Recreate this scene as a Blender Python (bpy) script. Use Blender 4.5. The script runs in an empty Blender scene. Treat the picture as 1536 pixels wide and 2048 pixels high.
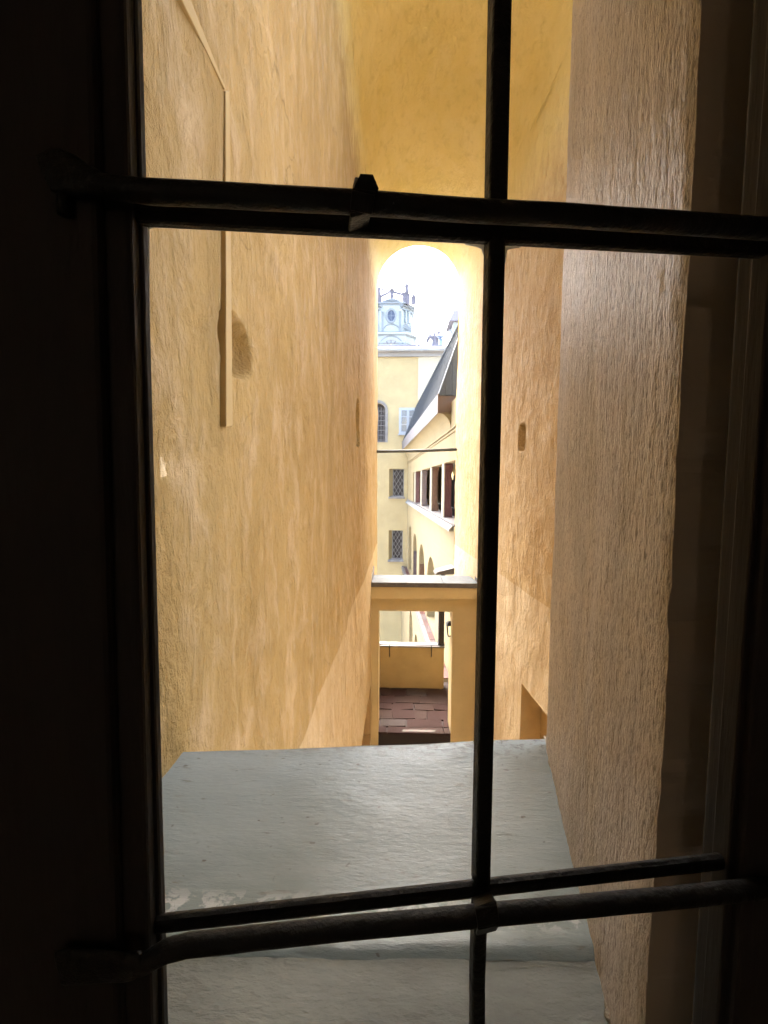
import bpy, math, random
import numpy as np
from mathutils import Vector, Matrix
from mathutils.geometry import tessellate_polygon

random.seed(7)
SC = bpy.context.scene
COL = SC.collection

# ------------------------------------------------------------------ camera
FOC = 800.0                                  # focal length in photo pixels (1536 wide)
PITCH = math.atan(54 / FOC)
YAW = math.atan(22 / FOC)
ROLL = math.radians(0.3)
CAM_R = (Matrix.Rotation(YAW, 3, 'Z') @ Matrix.Rotation(math.pi / 2 - PITCH, 3, 'X') @ Matrix.Rotation(ROLL, 3, 'Z'))
cd = bpy.data.cameras.new('camera')
cam = bpy.data.objects.new('camera', cd)
COL.objects.link(cam)
cam.matrix_world = CAM_R.to_4x4()
cd.sensor_fit = 'HORIZONTAL'
cd.sensor_width = 36.0
cd.lens = 36.0 * FOC / 1536.0
cd.clip_start = 0.01
cd.clip_end = 2000
SC.camera = cam

# ------------------------------------------------------------------ sky, sun, exposure
SUN_EL, SUN_AZ = math.radians(58), math.radians(-4)      # azimuth from +Y towards +X
world = bpy.data.worlds.new('World')
SC.world = world
world.use_nodes = True
wn = world.node_tree
bg = wn.nodes['Background']
sky = wn.nodes.new('ShaderNodeTexSky')
sky.sky_type = 'NISHITA'
sky.sun_disc = False
sky.sun_elevation = SUN_EL
sky.sun_rotation = SUN_AZ
sky.air_density = 1.0
sky.dust_density = 7.0
sky.ozone_density = 1.0
hsv = wn.nodes.new('ShaderNodeHueSaturation')
hsv.inputs['Saturation'].default_value = 0.75
wn.links.new(sky.outputs[0], hsv.inputs['Color'])
wn.links.new(hsv.outputs[0], bg.inputs['Color'])
bg.inputs['Strength'].default_value = 0.15
sd = bpy.data.lights.new('sun', 'SUN')
sd.energy = 0.7
sd.angle = math.radians(40)
sd.color = (1.0, 0.96, 0.9)
sun = bpy.data.objects.new('sun', sd)
COL.objects.link(sun)
sdir = Vector((math.sin(SUN_AZ) * math.cos(SUN_EL), math.cos(SUN_AZ) * math.cos(SUN_EL), math.sin(SUN_EL)))
sun.rotation_euler = sdir.to_track_quat('Z', 'Y').to_euler()
sun.location = (0, 0, 60)
SC.view_settings.view_transform = 'Standard'
SC.view_settings.look = 'None'
SC.view_settings.gamma = 1.0
SC.view_settings.use_curve_mapping = False
SC.view_settings.exposure = 3.85
SC.render.engine = 'CYCLES'
SC.cycles.use_denoising = True
SC.cycles.max_bounces = 10
SC.cycles.diffuse_bounces = 5
SC.cycles.use_adaptive_sampling = True
SC.cycles.adaptive_threshold = 0.03
SC.cycles.glossy_bounces = 4
SC.cycles.transparent_max_bounces = 12
SC.cycles.sample_clamp_indirect = 8.0

# ------------------------------------------------------------------ photo-pixel geometry helpers
def ray(px, py):
    return (CAM_R @ Vector(((px - 768) / FOC, (1024 - py) / FOC, -1.0)))
def at_y(px, py, y):
    d = ray(px, py); return d * (y / d.y)
def at_z(px, py, z):
    d = ray(px, py); return d * (z / d.z)
def on_plane(px, py, o, n):
    d = ray(px, py); return d * (o.dot(n) / d.dot(n))

# ------------------------------------------------------------------ numeric noise
def _hash(ix, iy, seed):
    h = (ix.astype(np.int64) * 374761393 + iy.astype(np.int64) * 668265263 + seed * 974711) & 0x7fffffff
    h = (h ^ (h >> 13)) * 1274126177 & 0x7fffffff
    return ((h ^ (h >> 16)) & 0xffff) / 32767.5 - 1.0
def vnoise(x, y, seed=0):
    x = np.asarray(x, float); y = np.asarray(y, float)
    ix = np.floor(x); iy = np.floor(y)
    fx = x - ix; fy = y - iy
    fx = fx * fx * (3 - 2 * fx); fy = fy * fy * (3 - 2 * fy)
    a = _hash(ix, iy, seed); b = _hash(ix + 1, iy, seed)
    c = _hash(ix, iy + 1, seed); d = _hash(ix + 1, iy + 1, seed)
    return (a * (1 - fx) + b * fx) * (1 - fy) + (c * (1 - fx) + d * fx) * fy
def fbm(x, y, seed=0, octv=4):
    s = 0; a = 1.0
    for k in range(octv):
        s = s + a * vnoise(np.asarray(x) * 2 ** k, np.asarray(y) * 2 ** k, seed + 17 * k); a *= 0.5
    return s

# ------------------------------------------------------------------ materials
def nodes_of(name):
    m = bpy.data.materials.new(name); m.use_nodes = True
    nt = m.node_tree
    return m, nt, nt.nodes['Principled BSDF']
def N(nt, typ, **kw):
    n = nt.nodes.new(typ)
    for k, v in kw.items(): setattr(n, k, v)
    return n
def ramp(nt, fac, stops):
    r = N(nt, 'ShaderNodeValToRGB')
    els = r.color_ramp.elements
    while len(els) < len(stops): els.new(0.5)
    for e, (p, c) in zip(els, stops):
        e.position = p
        e.color = (c, c, c, 1) if isinstance(c, (int, float)) else (*c, 1)
    nt.links.new(fac, r.inputs['Fac'])
    return r.outputs['Color']
def noise(nt, scale_vec, scale, detail=4, rough=0.6, dist=0.0):
    g = N(nt, 'ShaderNodeNewGeometry')
    mp = N(nt, 'ShaderNodeMapping')
    mp.inputs['Scale'].default_value = scale_vec
    nt.links.new(g.outputs['Position'], mp.inputs['Vector'])
    t = N(nt, 'ShaderNodeTexNoise')
    t.inputs['Scale'].default_value = scale
    t.inputs['Detail'].default_value = detail
    t.inputs['Roughness'].default_value = rough
    t.inputs['Distortion'].default_value = dist
    nt.links.new(mp.outputs[0], t.inputs['Vector'])
    return t.outputs['Fac']
def mix(nt, a, b, fac, typ='MIX'):
    m = N(nt, 'ShaderNodeMix', data_type='RGBA', blend_type=typ)
    for s, v in ((6, a), (7, b)):
        if isinstance(v, tuple): m.inputs[s].default_value = (*v, 1)
        else: nt.links.new(v, m.inputs[s])
    if isinstance(fac, float): m.inputs[0].default_value = fac
    else: nt.links.new(fac, m.inputs[0])
    return m.outputs[2]
def bump(nt, h, strength, dist, prev=None):
    b = N(nt, 'ShaderNodeBump')
    b.inputs['Strength'].default_value = strength
    b.inputs['Distance'].default_value = dist
    nt.links.new(h, b.inputs['Height'])
    if prev is not None: nt.links.new(prev, b.inputs['Normal'])
    return b.outputs[0]
def simple(name, col, rough=0.7, var=0.15, scale=6.0, bstr=0.0, bscale=40.0, metallic=0.0, stretch=(1, 1, 1), spec=None):
    m, nt, p = nodes_of(name)
    f = noise(nt, stretch, scale, 5, 0.65)
    lo = tuple(c * (1 - var) for c in col); hi = tuple(min(1, c * (1 + var)) for c in col)
    nt.links.new(mix(nt, lo, hi, ramp(nt, f, [(0.3, 0.0), (0.7, 1.0)])), p.inputs['Base Color'])
    p.inputs['Roughness'].default_value = rough
    p.inputs['Metallic'].default_value = metallic
    if spec is not None: p.inputs['Specular IOR Level'].default_value = spec
    if bstr:
        nt.links.new(bump(nt, noise(nt, stretch, bscale, 4), bstr, 0.01), p.inputs['Normal'])
    return m

def plaster(name, dark, light, pale, band=None, top=None, cracks=False, streak=(1.0, 1.0, 0.5), sscale=7.0, bdist=0.02, pinkness=0.5, fine=38.0, rough=0.8):
    """weathered lime plaster: broad tone patches, vertical smears of paler coat, trowel relief"""
    m, nt, p = nodes_of(name)
    patch = noise(nt, (1, 1, 0.7), 0.8, 3, 0.6)
    c = mix(nt, dark, light, ramp(nt, patch, [(0.34, 0.0), (0.66, 1.0)]))
    smear = noise(nt, streak, sscale, 7, 0.66, 0.35)
    c = mix(nt, c, pale, ramp(nt, smear, [(0.47, 0.0), (0.66, pinkness)]))
    smear2 = noise(nt, streak, sscale * 2.7, 5, 0.7, 0.25)
    c = mix(nt, c, tuple(x * 0.74 for x in dark), ramp(nt, smear2, [(0.52, 0.0), (0.70, 0.5)]))
    if cracks:
        gq_ = N(nt, 'ShaderNodeNewGeometry'); vo = N(nt, 'ShaderNodeTexVoronoi', feature='DISTANCE_TO_EDGE')
        vo.inputs['Scale'].default_value = 0.9
        wob = N(nt, 'ShaderNodeTexNoise'); wob.inputs['Scale'].default_value = 4.0; wob.inputs['Detail'].default_value = 5.0
        nt.links.new(gq_.outputs['Position'], wob.inputs['Vector'])
        ad = N(nt, 'ShaderNodeVectorMath', operation='MULTIPLY_ADD'); ad.inputs[1].default_value = (0.5, 0.5, 0.5)
        nt.links.new(wob.outputs['Color'], ad.inputs[0]); nt.links.new(gq_.outputs['Position'], ad.inputs[2]); nt.links.new(ad.outputs[0], vo.inputs['Vector'])
        ck = N(nt, 'ShaderNodeMath', operation='MULTIPLY')
        nt.links.new(ramp(nt, vo.outputs['Distance'], [(0.0, 1.0), (0.006, 0.0)]), ck.inputs[0])
        nt.links.new(ramp(nt, patch, [(0.50, 0.0), (0.60, 0.65)]), ck.inputs[1])
        c = mix(nt, c, tuple(x * 0.5 for x in dark), ck.outputs[0])
        damp = noise(nt, (1, 1, 0.12), 2.6, 5, 0.65, 0.3)                # rain-washed stains running down
        c = mix(nt, c, tuple(x * 0.78 for x in dark), ramp(nt, damp, [(0.54, 0.0), (0.74, 0.5)]))
    if band:                                        # the lower part of the wall has a newer, paler coat
        zb, bdark, blight = band
        g = N(nt, 'ShaderNodeNewGeometry'); sx = N(nt, 'ShaderNodeSeparateXYZ')
        nt.links.new(g.outputs['Position'], sx.inputs[0])
        mr = N(nt, 'ShaderNodeMapRange')
        mr.inputs[1].default_value = zb + 0.006; mr.inputs[2].default_value = zb - 0.006
        nt.links.new(sx.outputs['Z'], mr.inputs[0])
        p2 = mix(nt, bdark, blight, ramp(nt, smear, [(0.35, 0.0), (0.65, 1.0)]))
        p2 = mix(nt, p2, tuple(x * 0.8 for x in bdark), ramp(nt, smear2, [(0.52, 0.0), (0.8, 0.5)]))
        c = mix(nt, c, p2, mr.outputs[0])
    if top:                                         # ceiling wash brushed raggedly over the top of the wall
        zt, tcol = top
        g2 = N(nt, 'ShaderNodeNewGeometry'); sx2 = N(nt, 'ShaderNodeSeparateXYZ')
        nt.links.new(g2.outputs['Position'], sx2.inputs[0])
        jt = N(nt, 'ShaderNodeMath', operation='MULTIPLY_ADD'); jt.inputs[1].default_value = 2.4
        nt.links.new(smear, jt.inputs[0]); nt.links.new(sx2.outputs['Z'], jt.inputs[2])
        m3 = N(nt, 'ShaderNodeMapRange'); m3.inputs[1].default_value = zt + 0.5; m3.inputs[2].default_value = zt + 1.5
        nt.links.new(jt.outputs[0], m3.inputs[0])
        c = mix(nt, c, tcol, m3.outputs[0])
    nt.links.new(c, p.inputs['Base Color'])
    p.inputs['Roughness'].default_value = rough
    p.inputs['Specular IOR Level'].default_value = 0.35
    n1 = bump(nt, smear, 1.0, bdist * 2.3)
    n2 = bump(nt, noise(nt, (1, 1, 0.7), fine, 5, 0.72), 0.9, 0.007, n1)
    nt.links.new(n2, p.inputs['Normal'])
    return m

M = {}
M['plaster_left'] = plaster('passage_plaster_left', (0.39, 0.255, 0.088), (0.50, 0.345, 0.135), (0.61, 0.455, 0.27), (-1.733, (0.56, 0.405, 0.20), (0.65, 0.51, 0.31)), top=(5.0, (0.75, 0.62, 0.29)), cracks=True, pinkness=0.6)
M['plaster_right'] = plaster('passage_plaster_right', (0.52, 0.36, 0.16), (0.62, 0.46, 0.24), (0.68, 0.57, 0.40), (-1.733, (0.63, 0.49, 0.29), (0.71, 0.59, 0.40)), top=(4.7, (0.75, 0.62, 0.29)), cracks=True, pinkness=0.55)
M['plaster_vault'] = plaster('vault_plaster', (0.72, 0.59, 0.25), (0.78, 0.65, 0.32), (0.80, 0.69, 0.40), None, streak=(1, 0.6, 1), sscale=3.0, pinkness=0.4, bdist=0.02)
M['plaster_gate'] = simple('gate_plaster', (0.58, 0.46, 0.24), 0.8, 0.07, 2.0, 0.25, 30)
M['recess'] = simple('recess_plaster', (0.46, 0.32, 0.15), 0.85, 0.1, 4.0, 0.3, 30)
def raked_plaster():
    m, nt, p = nodes_of('raked_reveal_plaster')
    patch = noise(nt, (1, 1, 0.5), 2.2, 4, 0.6)
    c = mix(nt, (0.60, 0.50, 0.385), (0.67, 0.575, 0.465), ramp(nt, patch, [(0.35, 0.0), (0.65, 1.0)]))
    sky_sheen = noise(nt, (1, 1, 0.18), 7.0, 5, 0.6, 0.3)
    c = mix(nt, c, (0.66, 0.60, 0.58), ramp(nt, sky_sheen, [(0.44, 0.0), (0.66, 0.75)]))  # lavender streaks put the bluish sky sheen into the plaster colour
    fleck = noise(nt, (1, 1, 0.36), 200.0, 4, 0.65, 0.1)
    c = mix(nt, c, (0.13, 0.09, 0.06), ramp(nt, fleck, [(0.53, 0.0), (0.66, 0.75)]))
    pit_ = noise(nt, (1, 1, 0.3), 85.0, 4, 0.65, 0.1)
    c = mix(nt, c, (0.28, 0.20, 0.14), ramp(nt, pit_, [(0.54, 0.0), (0.70, 0.6)]))
    grain = noise(nt, (1, 1, 0.10), 170.0, 3, 0.6)
    c = mix(nt, c, (0.30, 0.22, 0.15), ramp(nt, grain, [(0.5, 0.0), (0.75, 0.45)]))
    stain = noise(nt, (1, 1, 0.35), 3.5, 6, 0.7, 0.6)
    c = mix(nt, c, (0.30, 0.235, 0.165), ramp(nt, stain, [(0.50, 0.0), (0.72, 0.55)]))
    nt.links.new(c, p.inputs['Base Color'])
    p.inputs['Roughness'].default_value = 0.5
    inv = N(nt, 'ShaderNodeMath', operation='SUBTRACT'); inv.inputs[0].default_value = 1.0; nt.links.new(fleck, inv.inputs[1])
    n1 = bump(nt, inv.outputs[0], 1.0, 0.004)
    n1 = bump(nt, pit_, 0.7, 0.006, n1)
    nt.links.new(bump(nt, grain, 0.6, 0.002, n1), p.inputs['Normal'])
    return m
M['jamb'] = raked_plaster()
M['room_wall'] = simple('room_limewash', (0.68, 0.54, 0.40), 0.85, 0.10, 1.5, 0.2, 30)
M['room_dark'] = simple('room_limewash_pale', (0.62, 0.58, 0.52), 0.8, 0.06, 2.0)
M['frame_wood'] = simple('dark_stained_wood', (0.016, 0.011, 0.010), 0.7, 0.3, 9.0, 0.2, 50, stretch=(1, 1, 0.1))
M['iron'] = simple('black_wrought_iron', (0.005, 0.0048, 0.005), 0.5, 0.3, 30.0, 0.35, 90, spec=0.3)
M['far_yellow'] = simple('courtyard_yellow', (0.42, 0.345, 0.19), 0.85, 0.10, 1.1, 0.2, 9)
M['far_pale'] = simple('courtyard_cream', (0.45, 0.42, 0.33), 0.85, 0.04, 0.7)
M['far_white'] = simple('white_cornice_paint', (0.30, 0.30, 0.295), 0.7, 0.05, 2.0)
M['log_yellow'] = simple('gallery_yellow', (0.30, 0.24, 0.13), 0.85, 0.11, 1.3, 0.2, 9)
M['log_in'] = simple('gallery_inner_yellow', (0.45, 0.34, 0.15), 0.85, 0.06, 0.8)
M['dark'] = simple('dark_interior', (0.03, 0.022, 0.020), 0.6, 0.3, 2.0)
M['zinc'] = simple('zinc_sheet', (0.088, 0.10, 0.116), 0.8, 0.13, 3.0, spec=0.1, stretch=(1, 1, 0.1))
M['cap'] = simple('pale_zinc_capping', (0.095, 0.105, 0.115), 0.6, 0.25, 5.0, spec=0.2)
M['flash'] = simple('lead_flashing', (0.13, 0.12, 0.115), 0.6, 0.2, 8.0, spec=0.25)
M['brown'] = simple('brown_painted_board', (0.13, 0.085, 0.065), 0.55, 0.15, 12.0)
M['fascia'] = simple('weathered_fascia', (0.15, 0.143, 0.158), 0.55, 0.2, 2.0, stretch=(1, 3, 0.3))
M['sill_stone'] = simple('pale_marble', (0.16, 0.145, 0.14), 0.6, 0.3, 5.0, 0.2, 20)
M['win_frame'] = simple('pale_blue_window_paint', (0.36, 0.40, 0.45), 0.5, 0.05)
M['lattice'] = simple('galvanised_lattice', (0.25, 0.24, 0.235), 0.5, 0.1, metallic=0.2)
M['stone_grey'] = simple('grey_cut_stone', (0.22, 0.21, 0.20), 0.8, 0.35, 3.0, 0.3, 20)
M['tower'] = simple('pale_tower_stone', (0.36, 0.415, 0.43), 0.85, 0.06, 0.5)
M['tower_trim'] = simple('tower_trim_stone', (0.235, 0.275, 0.31), 0.85, 0.08, 0.6)
M['tower_statue'] = simple('weathered_statue_stone', (0.15, 0.15, 0.19), 0.85, 0.12, 1.0)
M['tower_glass'] = simple('blue_window_glass', (0.14, 0.19, 0.32), 0.25, 0.1)
M['oval_glass'] = simple('pale_blue_oval_glass', (0.06, 0.085, 0.15), 0.4, 0.1)
M['gold'] = simple('gilded_hands', (0.62, 0.52, 0.22), 0.4, 0.1, metallic=0.4)
M['roof_white'] = simple('bright_metal_roof', (0.55, 0.57, 0.59), 0.4, 0.05)
M['chimney_blue'] = simple('blue_grey_flue', (0.22, 0.30, 0.42), 0.4, 0.15, metallic=0.3)
M['ground'] = simple('courtyard_cobbles', (0.22, 0.20, 0.18), 0.85, 0.3, 3.0, 0.5, 8)
M['bounce_floor'] = simple('pale_bounce_surface', (0.50, 0.43, 0.33), 0.7, 0.15, 3.0)  # unseen floor, made pale to bounce light up to the vault

def red_stone(name, col, seed):
    m, nt, p = nodes_of(name)
    f = noise(nt, (1, 1, 1), 3.0 + seed, 6, 0.7, 1.2)
    v = noise(nt, (1, 1, 1), 9.0 + seed, 6, 0.75, 2.5)
    c = mix(nt, tuple(x * 0.75 for x in col), tuple(x * 1.2 for x in col), ramp(nt, f, [(0.3, 0.0), (0.7, 1.0)]))
    c = mix(nt, c, tuple(min(0.5, x * 1.5 + 0.03) for x in col), ramp(nt, v, [(0.60, 0.0), (0.70, 0.6)]))
    nt.links.new(c, p.inputs['Base Color'])
    p.inputs['Roughness'].default_value = 0.8
    p.inputs['Specular IOR Level'].default_value = 0.08
    nt.links.new(bump(nt, v, 0.3, 0.004), p.inputs['Normal'])
    return m
RED = [red_stone('red_marble_slab_%s' % n, c, i) for i, (n, c) in enumerate([('dark', (0.034, 0.018, 0.016)), ('plain', (0.046, 0.024, 0.021)), ('brown', (0.042, 0.026, 0.022)), ('grey', (0.050, 0.039, 0.037))])]
PINK = [red_stone('pink_marble_slab_%s' % n, c, i) for i, (n, c) in enumerate([('pale', (0.15, 0.095, 0.085)), ('rose', (0.13, 0.062, 0.052)), ('grey', (0.145, 0.11, 0.105))])]
PILLAR = [red_stone('pillar_marble_%s' % n, c, 1 + i) for i, (n, c) in enumerate([('dark', (0.10, 0.045, 0.04)), ('tan', (0.17, 0.10, 0.065)), ('grey', (0.22, 0.17, 0.155)), ('rose', (0.19, 0.10, 0.09))])]

def sill_paint():
    m, nt, p = nodes_of('grey_gloss_sill_paint')
    f = noise(nt, (0.35, 1, 1), 6, 5, 0.6, 0.3)
    c = mix(nt, (0.175, 0.21, 0.212), (0.23, 0.27, 0.275), ramp(nt, f, [(0.3, 0.0), (0.7, 1.0)]))
    sc = noise(nt, (0.25, 1.4, 1), 30, 5, 0.75, 0.2)                    # worn scratches across the board
    c = mix(nt, c, (0.13, 0.125, 0.11), ramp(nt, sc, [(0.60, 0.0), (0.68, 0.75)]))
    sp = noise(nt, (0.6, 1, 1), 60, 3, 0.5)
    c = mix(nt, c, (0.10, 0.095, 0.085), ramp(nt, sp, [(0.67, 0.0), (0.72, 0.8)]))
    g = N(nt, 'ShaderNodeNewGeometry'); sx = N(nt, 'ShaderNodeSeparateXYZ'); nt.links.new(g.outputs['Position'], sx.inputs[0])
    def near_line(y0, wd):                                              # flaked paint along an edge of the board
        a = N(nt, 'ShaderNodeMath', operation='SUBTRACT'); a.inputs[1].default_value = y0; nt.links.new(sx.outputs['Y'], a.inputs[0])
        b2 = N(nt, 'ShaderNodeMath', operation='ABSOLUTE'); nt.links.new(a.outputs[0], b2.inputs[0])
        m2 = N(nt, 'ShaderNodeMapRange'); m2.inputs[1].default_value = wd; m2.inputs[2].default_value = 0.0; nt.links.new(b2.outputs[0], m2.inputs[0])
        return m2.outputs[0]
    fl = noise(nt, (0.7, 1, 1), 48, 4, 0.65, 0.3)
    for y0, wd, colr in ((1.27, 0.16, (0.07, 0.062, 0.05)), (0.70, 0.035, (0.42, 0.44, 0.43))):
        ml = N(nt, 'ShaderNodeMath', operation='MULTIPLY'); nt.links.new(near_line(y0, wd), ml.inputs[0]); nt.links.new(ramp(nt, fl, [(0.50, 0.0), (0.56, 1.0)]), ml.inputs[1])
        c = mix(nt, c, colr, ml.outputs[0])
    nt.links.new(c, p.inputs['Base Color'])
    r = ramp(nt, f, [(0.3, 0.10), (0.7, 0.24)])
    nt.links.new(r, p.inputs['Roughness'])
    p.inputs['Specular IOR Level'].default_value = 0.6
    n1 = bump(nt, noise(nt, (0.3, 1.2, 1), 80, 5, 0.7, 0.1), 0.75, 0.0026)
    n2 = bump(nt, noise(nt, (0.7, 1, 1), 9, 6, 0.6), 0.25, 0.006, n1)
    nt.links.new(n2, p.inputs['Normal'])
    return m
M['sill'] = sill_paint()
def glass_pane():
    m = bpy.data.materials.new('old_window_glass'); m.use_nodes = True
    nt = m.node_tree; nt.nodes.clear()
    o = N(nt, 'ShaderNodeOutputMaterial'); mx = N(nt, 'ShaderNodeMixShader')
    t = N(nt, 'ShaderNodeBsdfTransparent'); g = N(nt, 'ShaderNodeBsdfGlossy'); lw_ = N(nt, 'ShaderNodeLayerWeight'); lw_.inputs[0].default_value = 0.5
    t.inputs[0].default_value = (0.95, 0.955, 0.95, 1); g.inputs['Roughness'].default_value = 0.02
    pw = N(nt, 'ShaderNodeMath', operation='POWER'); pw.inputs[1].default_value = 5.0; nt.links.new(lw_.outputs['Facing'], pw.inputs[0])
    fr = N(nt, 'ShaderNodeMath', operation='MULTIPLY_ADD'); fr.inputs[1].default_value = 0.9; fr.inputs[2].default_value = 0.013; nt.links.new(pw.outputs[0], fr.inputs[0])
    nt.links.new(fr.outputs[0], mx.inputs[0]); nt.links.new(t.outputs[0], mx.inputs[1]); nt.links.new(g.outputs[0], mx.inputs[2])
    nt.links.new(mx.outputs[0], o.inputs[0])
    return m
M['glass'] = glass_pane()
def putty_mat():
    m = bpy.data.materials.new('crusted_white_putty'); m.use_nodes = True
    nt = m.node_tree; nt.nodes.clear()
    o = N(nt, 'ShaderNodeOutputMaterial'); mx = N(nt, 'ShaderNodeMixShader'); mx.inputs[0].default_value = 0.75
    d = N(nt, 'ShaderNodeBsdfDiffuse'); t = N(nt, 'ShaderNodeBsdfTranslucent')
    f = noise(nt, (1, 1, 1), 300.0, 3, 0.6)
    c = mix(nt, (0.72, 0.74, 0.74), (0.86, 0.87, 0.87), f)
    nt.links.new(c, d.inputs[0]); nt.links.new(c, t.inputs[0])
    nt.links.new(d.outputs[0], mx.inputs[1]); nt.links.new(t.outputs[0], mx.inputs[2]); nt.links.new(mx.outputs[0], o.inputs[0])
    return m
M['putty'] = putty_mat()
def emit(name, col, s):
    m, nt, p = nodes_of(name)
    p.inputs['Base Color'].default_value = (*col, 1)
    p.inputs['Emission Color'].default_value = (*col, 1)
    p.inputs['Emission Strength'].default_value = s
    return m
M['flame'] = emit('candle_glow', (1.0, 0.78, 0.36), 0.16)
M['lamp_room'] = emit('room_lamp_glow', (1.0, 0.80, 0.58), 2.4)
M['lamp_glow'] = emit('gallery_lamp_glow', (1.0, 0.86, 0.48), 0.13)

# ------------------------------------------------------------------ mesh building
class MB:
    def __init__(s): s.v = []; s.f = []; s.sm = []
    def add(s, vs, fs, smooth=False):
        b = len(s.v); s.v += [tuple(v) for v in vs]
        for f in fs: s.f.append(tuple(b + i for i in f)); s.sm.append(smooth)
        return s
    def box(s, c, size, R=None):
        c = Vector(c); h = [x / 2 for x in size]
        vs = []
        for i in range(8):
            l = Vector((h[0] if i & 1 else -h[0], h[1] if i & 2 else -h[1], h[2] if i & 4 else -h[2]))
            vs.append(c + (R @ l if R is not None else l))
        return s.add(vs, [(0, 2, 3, 1), (4, 5, 7, 6), (0, 1, 5, 4), (2, 6, 7, 3), (0, 4, 6, 2), (1, 3, 7, 5)])
    def span(s, lo, hi):
        return s.box([(a + b) / 2 for a, b in zip(lo, hi)], [abs(b - a) for a, b in zip(lo, hi)])
    def hexa(s, a, b):                       # two quads, corner by corner
        n = len(a)
        return s.add(list(a) + list(b), [tuple(range(n))[::-1], tuple(range(n, 2 * n))] + [(i, (i + 1) % n, n + (i + 1) % n, n + i) for i in range(n)])
    def bar(s, a, b, w, h, up=Vector((0, 0, 1))):
        a, b = Vector(a), Vector(b); d = (b - a); L = d.length; d.normalize()
        x = d.cross(up).normalized(); z = x.cross(d).normalized()
        R = Matrix((x, d, z)).transposed()
        return s.box((a + b) / 2, (w, L, h), R)
    def tube(s, pts, rad, n=10, cap=True):
        pts = [Vector(p) for p in pts]
        rads = rad if isinstance(rad, (list, tuple)) else [rad] * len(pts)
        vs = []; fs = []
        ref = Vector((0, 0, 1))
        d0 = (pts[1] - pts[0]).normalized()
        if abs(d0.dot(ref)) > 0.9: ref = Vector((1, 0, 0))
        for i, p in enumerate(pts):
            d = (pts[min(i + 1, len(pts) - 1)] - pts[max(i - 1, 0)]).normalized()
            x = d.cross(ref).normalized(); y = d.cross(x).normalized()
            rx, ry = rads[i] if isinstance(rads[i], (tuple, list)) else (rads[i], rads[i])
            for k in range(n):
                a = 2 * math.pi * k / n
                vs.append(p + x * (rx * math.cos(a)) + y * (ry * math.sin(a)))
        for i in range(len(pts) - 1):
            for k in range(n):
                fs.append((i * n + k, i * n + (k + 1) % n, (i + 1) * n + (k + 1) % n, (i + 1) * n + k))
        s.add(vs, fs, True)
        if cap:
            b = len(s.v) - len(vs)
            s.f.append(tuple(b + k for k in range(n))[::-1]); s.sm.append(False)
            s.f.append(tuple(b + (len(pts) - 1) * n + k for k in range(n))); s.sm.append(False)
        return s
    def lathe(s, c, prof, n=16, sx=1.0, sy=1.0):
        c = Vector(c); vs = []; fs = []
        for r, z in prof:
            for k in range(n):
                a = 2 * math.pi * k / n
                vs.append(c + Vector((sx * r * math.cos(a), sy * r * math.sin(a), z)))
        for i in range(len(prof) - 1):
            for k in range(n):
                fs.append((i * n + k, i * n + (k + 1) % n, (i + 1) * n + (k + 1) % n, (i + 1) * n + k))
        s.add(vs, fs, True)
        b = len(s.v) - len(vs)
        s.f.append(tuple(b + k for k in range(n))[::-1]); s.sm.append(False)
        s.f.append(tuple(b + (len(prof) - 1) * n + k for k in range(n))); s.sm.append(False)
        return s
    def plate(s, outer, holes, thick, fn):   # 2D outline with holes, front at w=0, back at w=-thick
        loops = [list(outer)] + [list(h) for h in holes]
        tris = tessellate_polygon([[Vector((u, v, 0)) for u, v in lp] for lp in loops])
        flat = [p for lp in loops for p in lp]; n = len(flat)
        vs = [fn(u, v, 0.0) for u, v in flat] + [fn(u, v, -thick) for u, v in flat]
        fs = [tuple(t) for t in tris] + [tuple(n + i for i in t[::-1]) for t in tris]
        o = 0
        for lp in loops:
            k = len(lp)
            for i in range(k):
                a, b = o + i, o + (i + 1) % k
                fs.append((a, b, n + b, n + a))
            o += k
        return s.add(vs, fs)
    def build(s, name, mat, parent=None, bevel=0.0):
        me = bpy.data.meshes.new(name)
        me.from_pydata(s.v, [], s.f)
        me.polygons.foreach_set('use_smooth', s.sm)
        me.update()
        import bmesh
        bm = bmesh.new(); bm.from_mesh(me)
        bmesh.ops.recalc_face_normals(bm, faces=bm.faces)
        bm.to_mesh(me); bm.free()
        o = bpy.data.objects.new(name, me)
        COL.objects.link(o)
        me.materials.append(mat)
        if parent is not None: o.parent = parent
        if bevel:
            md = o.modifiers.new('edge', 'BEVEL'); md.width = bevel; md.segments = 2; md.limit_method = 'ANGLE'
        return o
def tag(o, label, cat, group=None):
    o['label'] = label; o['category'] = cat
    if group: o['group'] = group
    return o
def struct(o, kind='structure'):
    o['kind'] = kind; return o
def empty(name, label, cat, group=None):
    o = bpy.data.objects.new(name, None); COL.objects.link(o)
    return tag(o, label, cat, group)
def arch_pts(cu, w, top, bottom, n=14, rise=None):
    r = w / 2; rise = r if rise is None else rise
    pts = [(cu - r, bottom), (cu + r, bottom)]
    for k in range(n + 1):
        a = math.pi * k / n
        pts.append((cu + r * math.cos(a), top - rise + rise * math.sin(a)))
    return pts
def rect(u0, u1, v0, v1): return [(u0, v0), (u1, v0), (u1, v1), (u0, v1)]

FLOOR = at_y(825, 1466, 9.38).z
GROUND = -14.0
SILL = -0.80
PASS_END = 11.8
SPRING = 5.62

# =================================================================== setting: ground
b = MB(); b.add([(-400, -60, GROUND), (400, -60, GROUND), (400, 900, GROUND), (-400, 900, GROUND)], [(0, 1, 2, 3)])
struct(b.build('ground', M['ground']))

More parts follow.
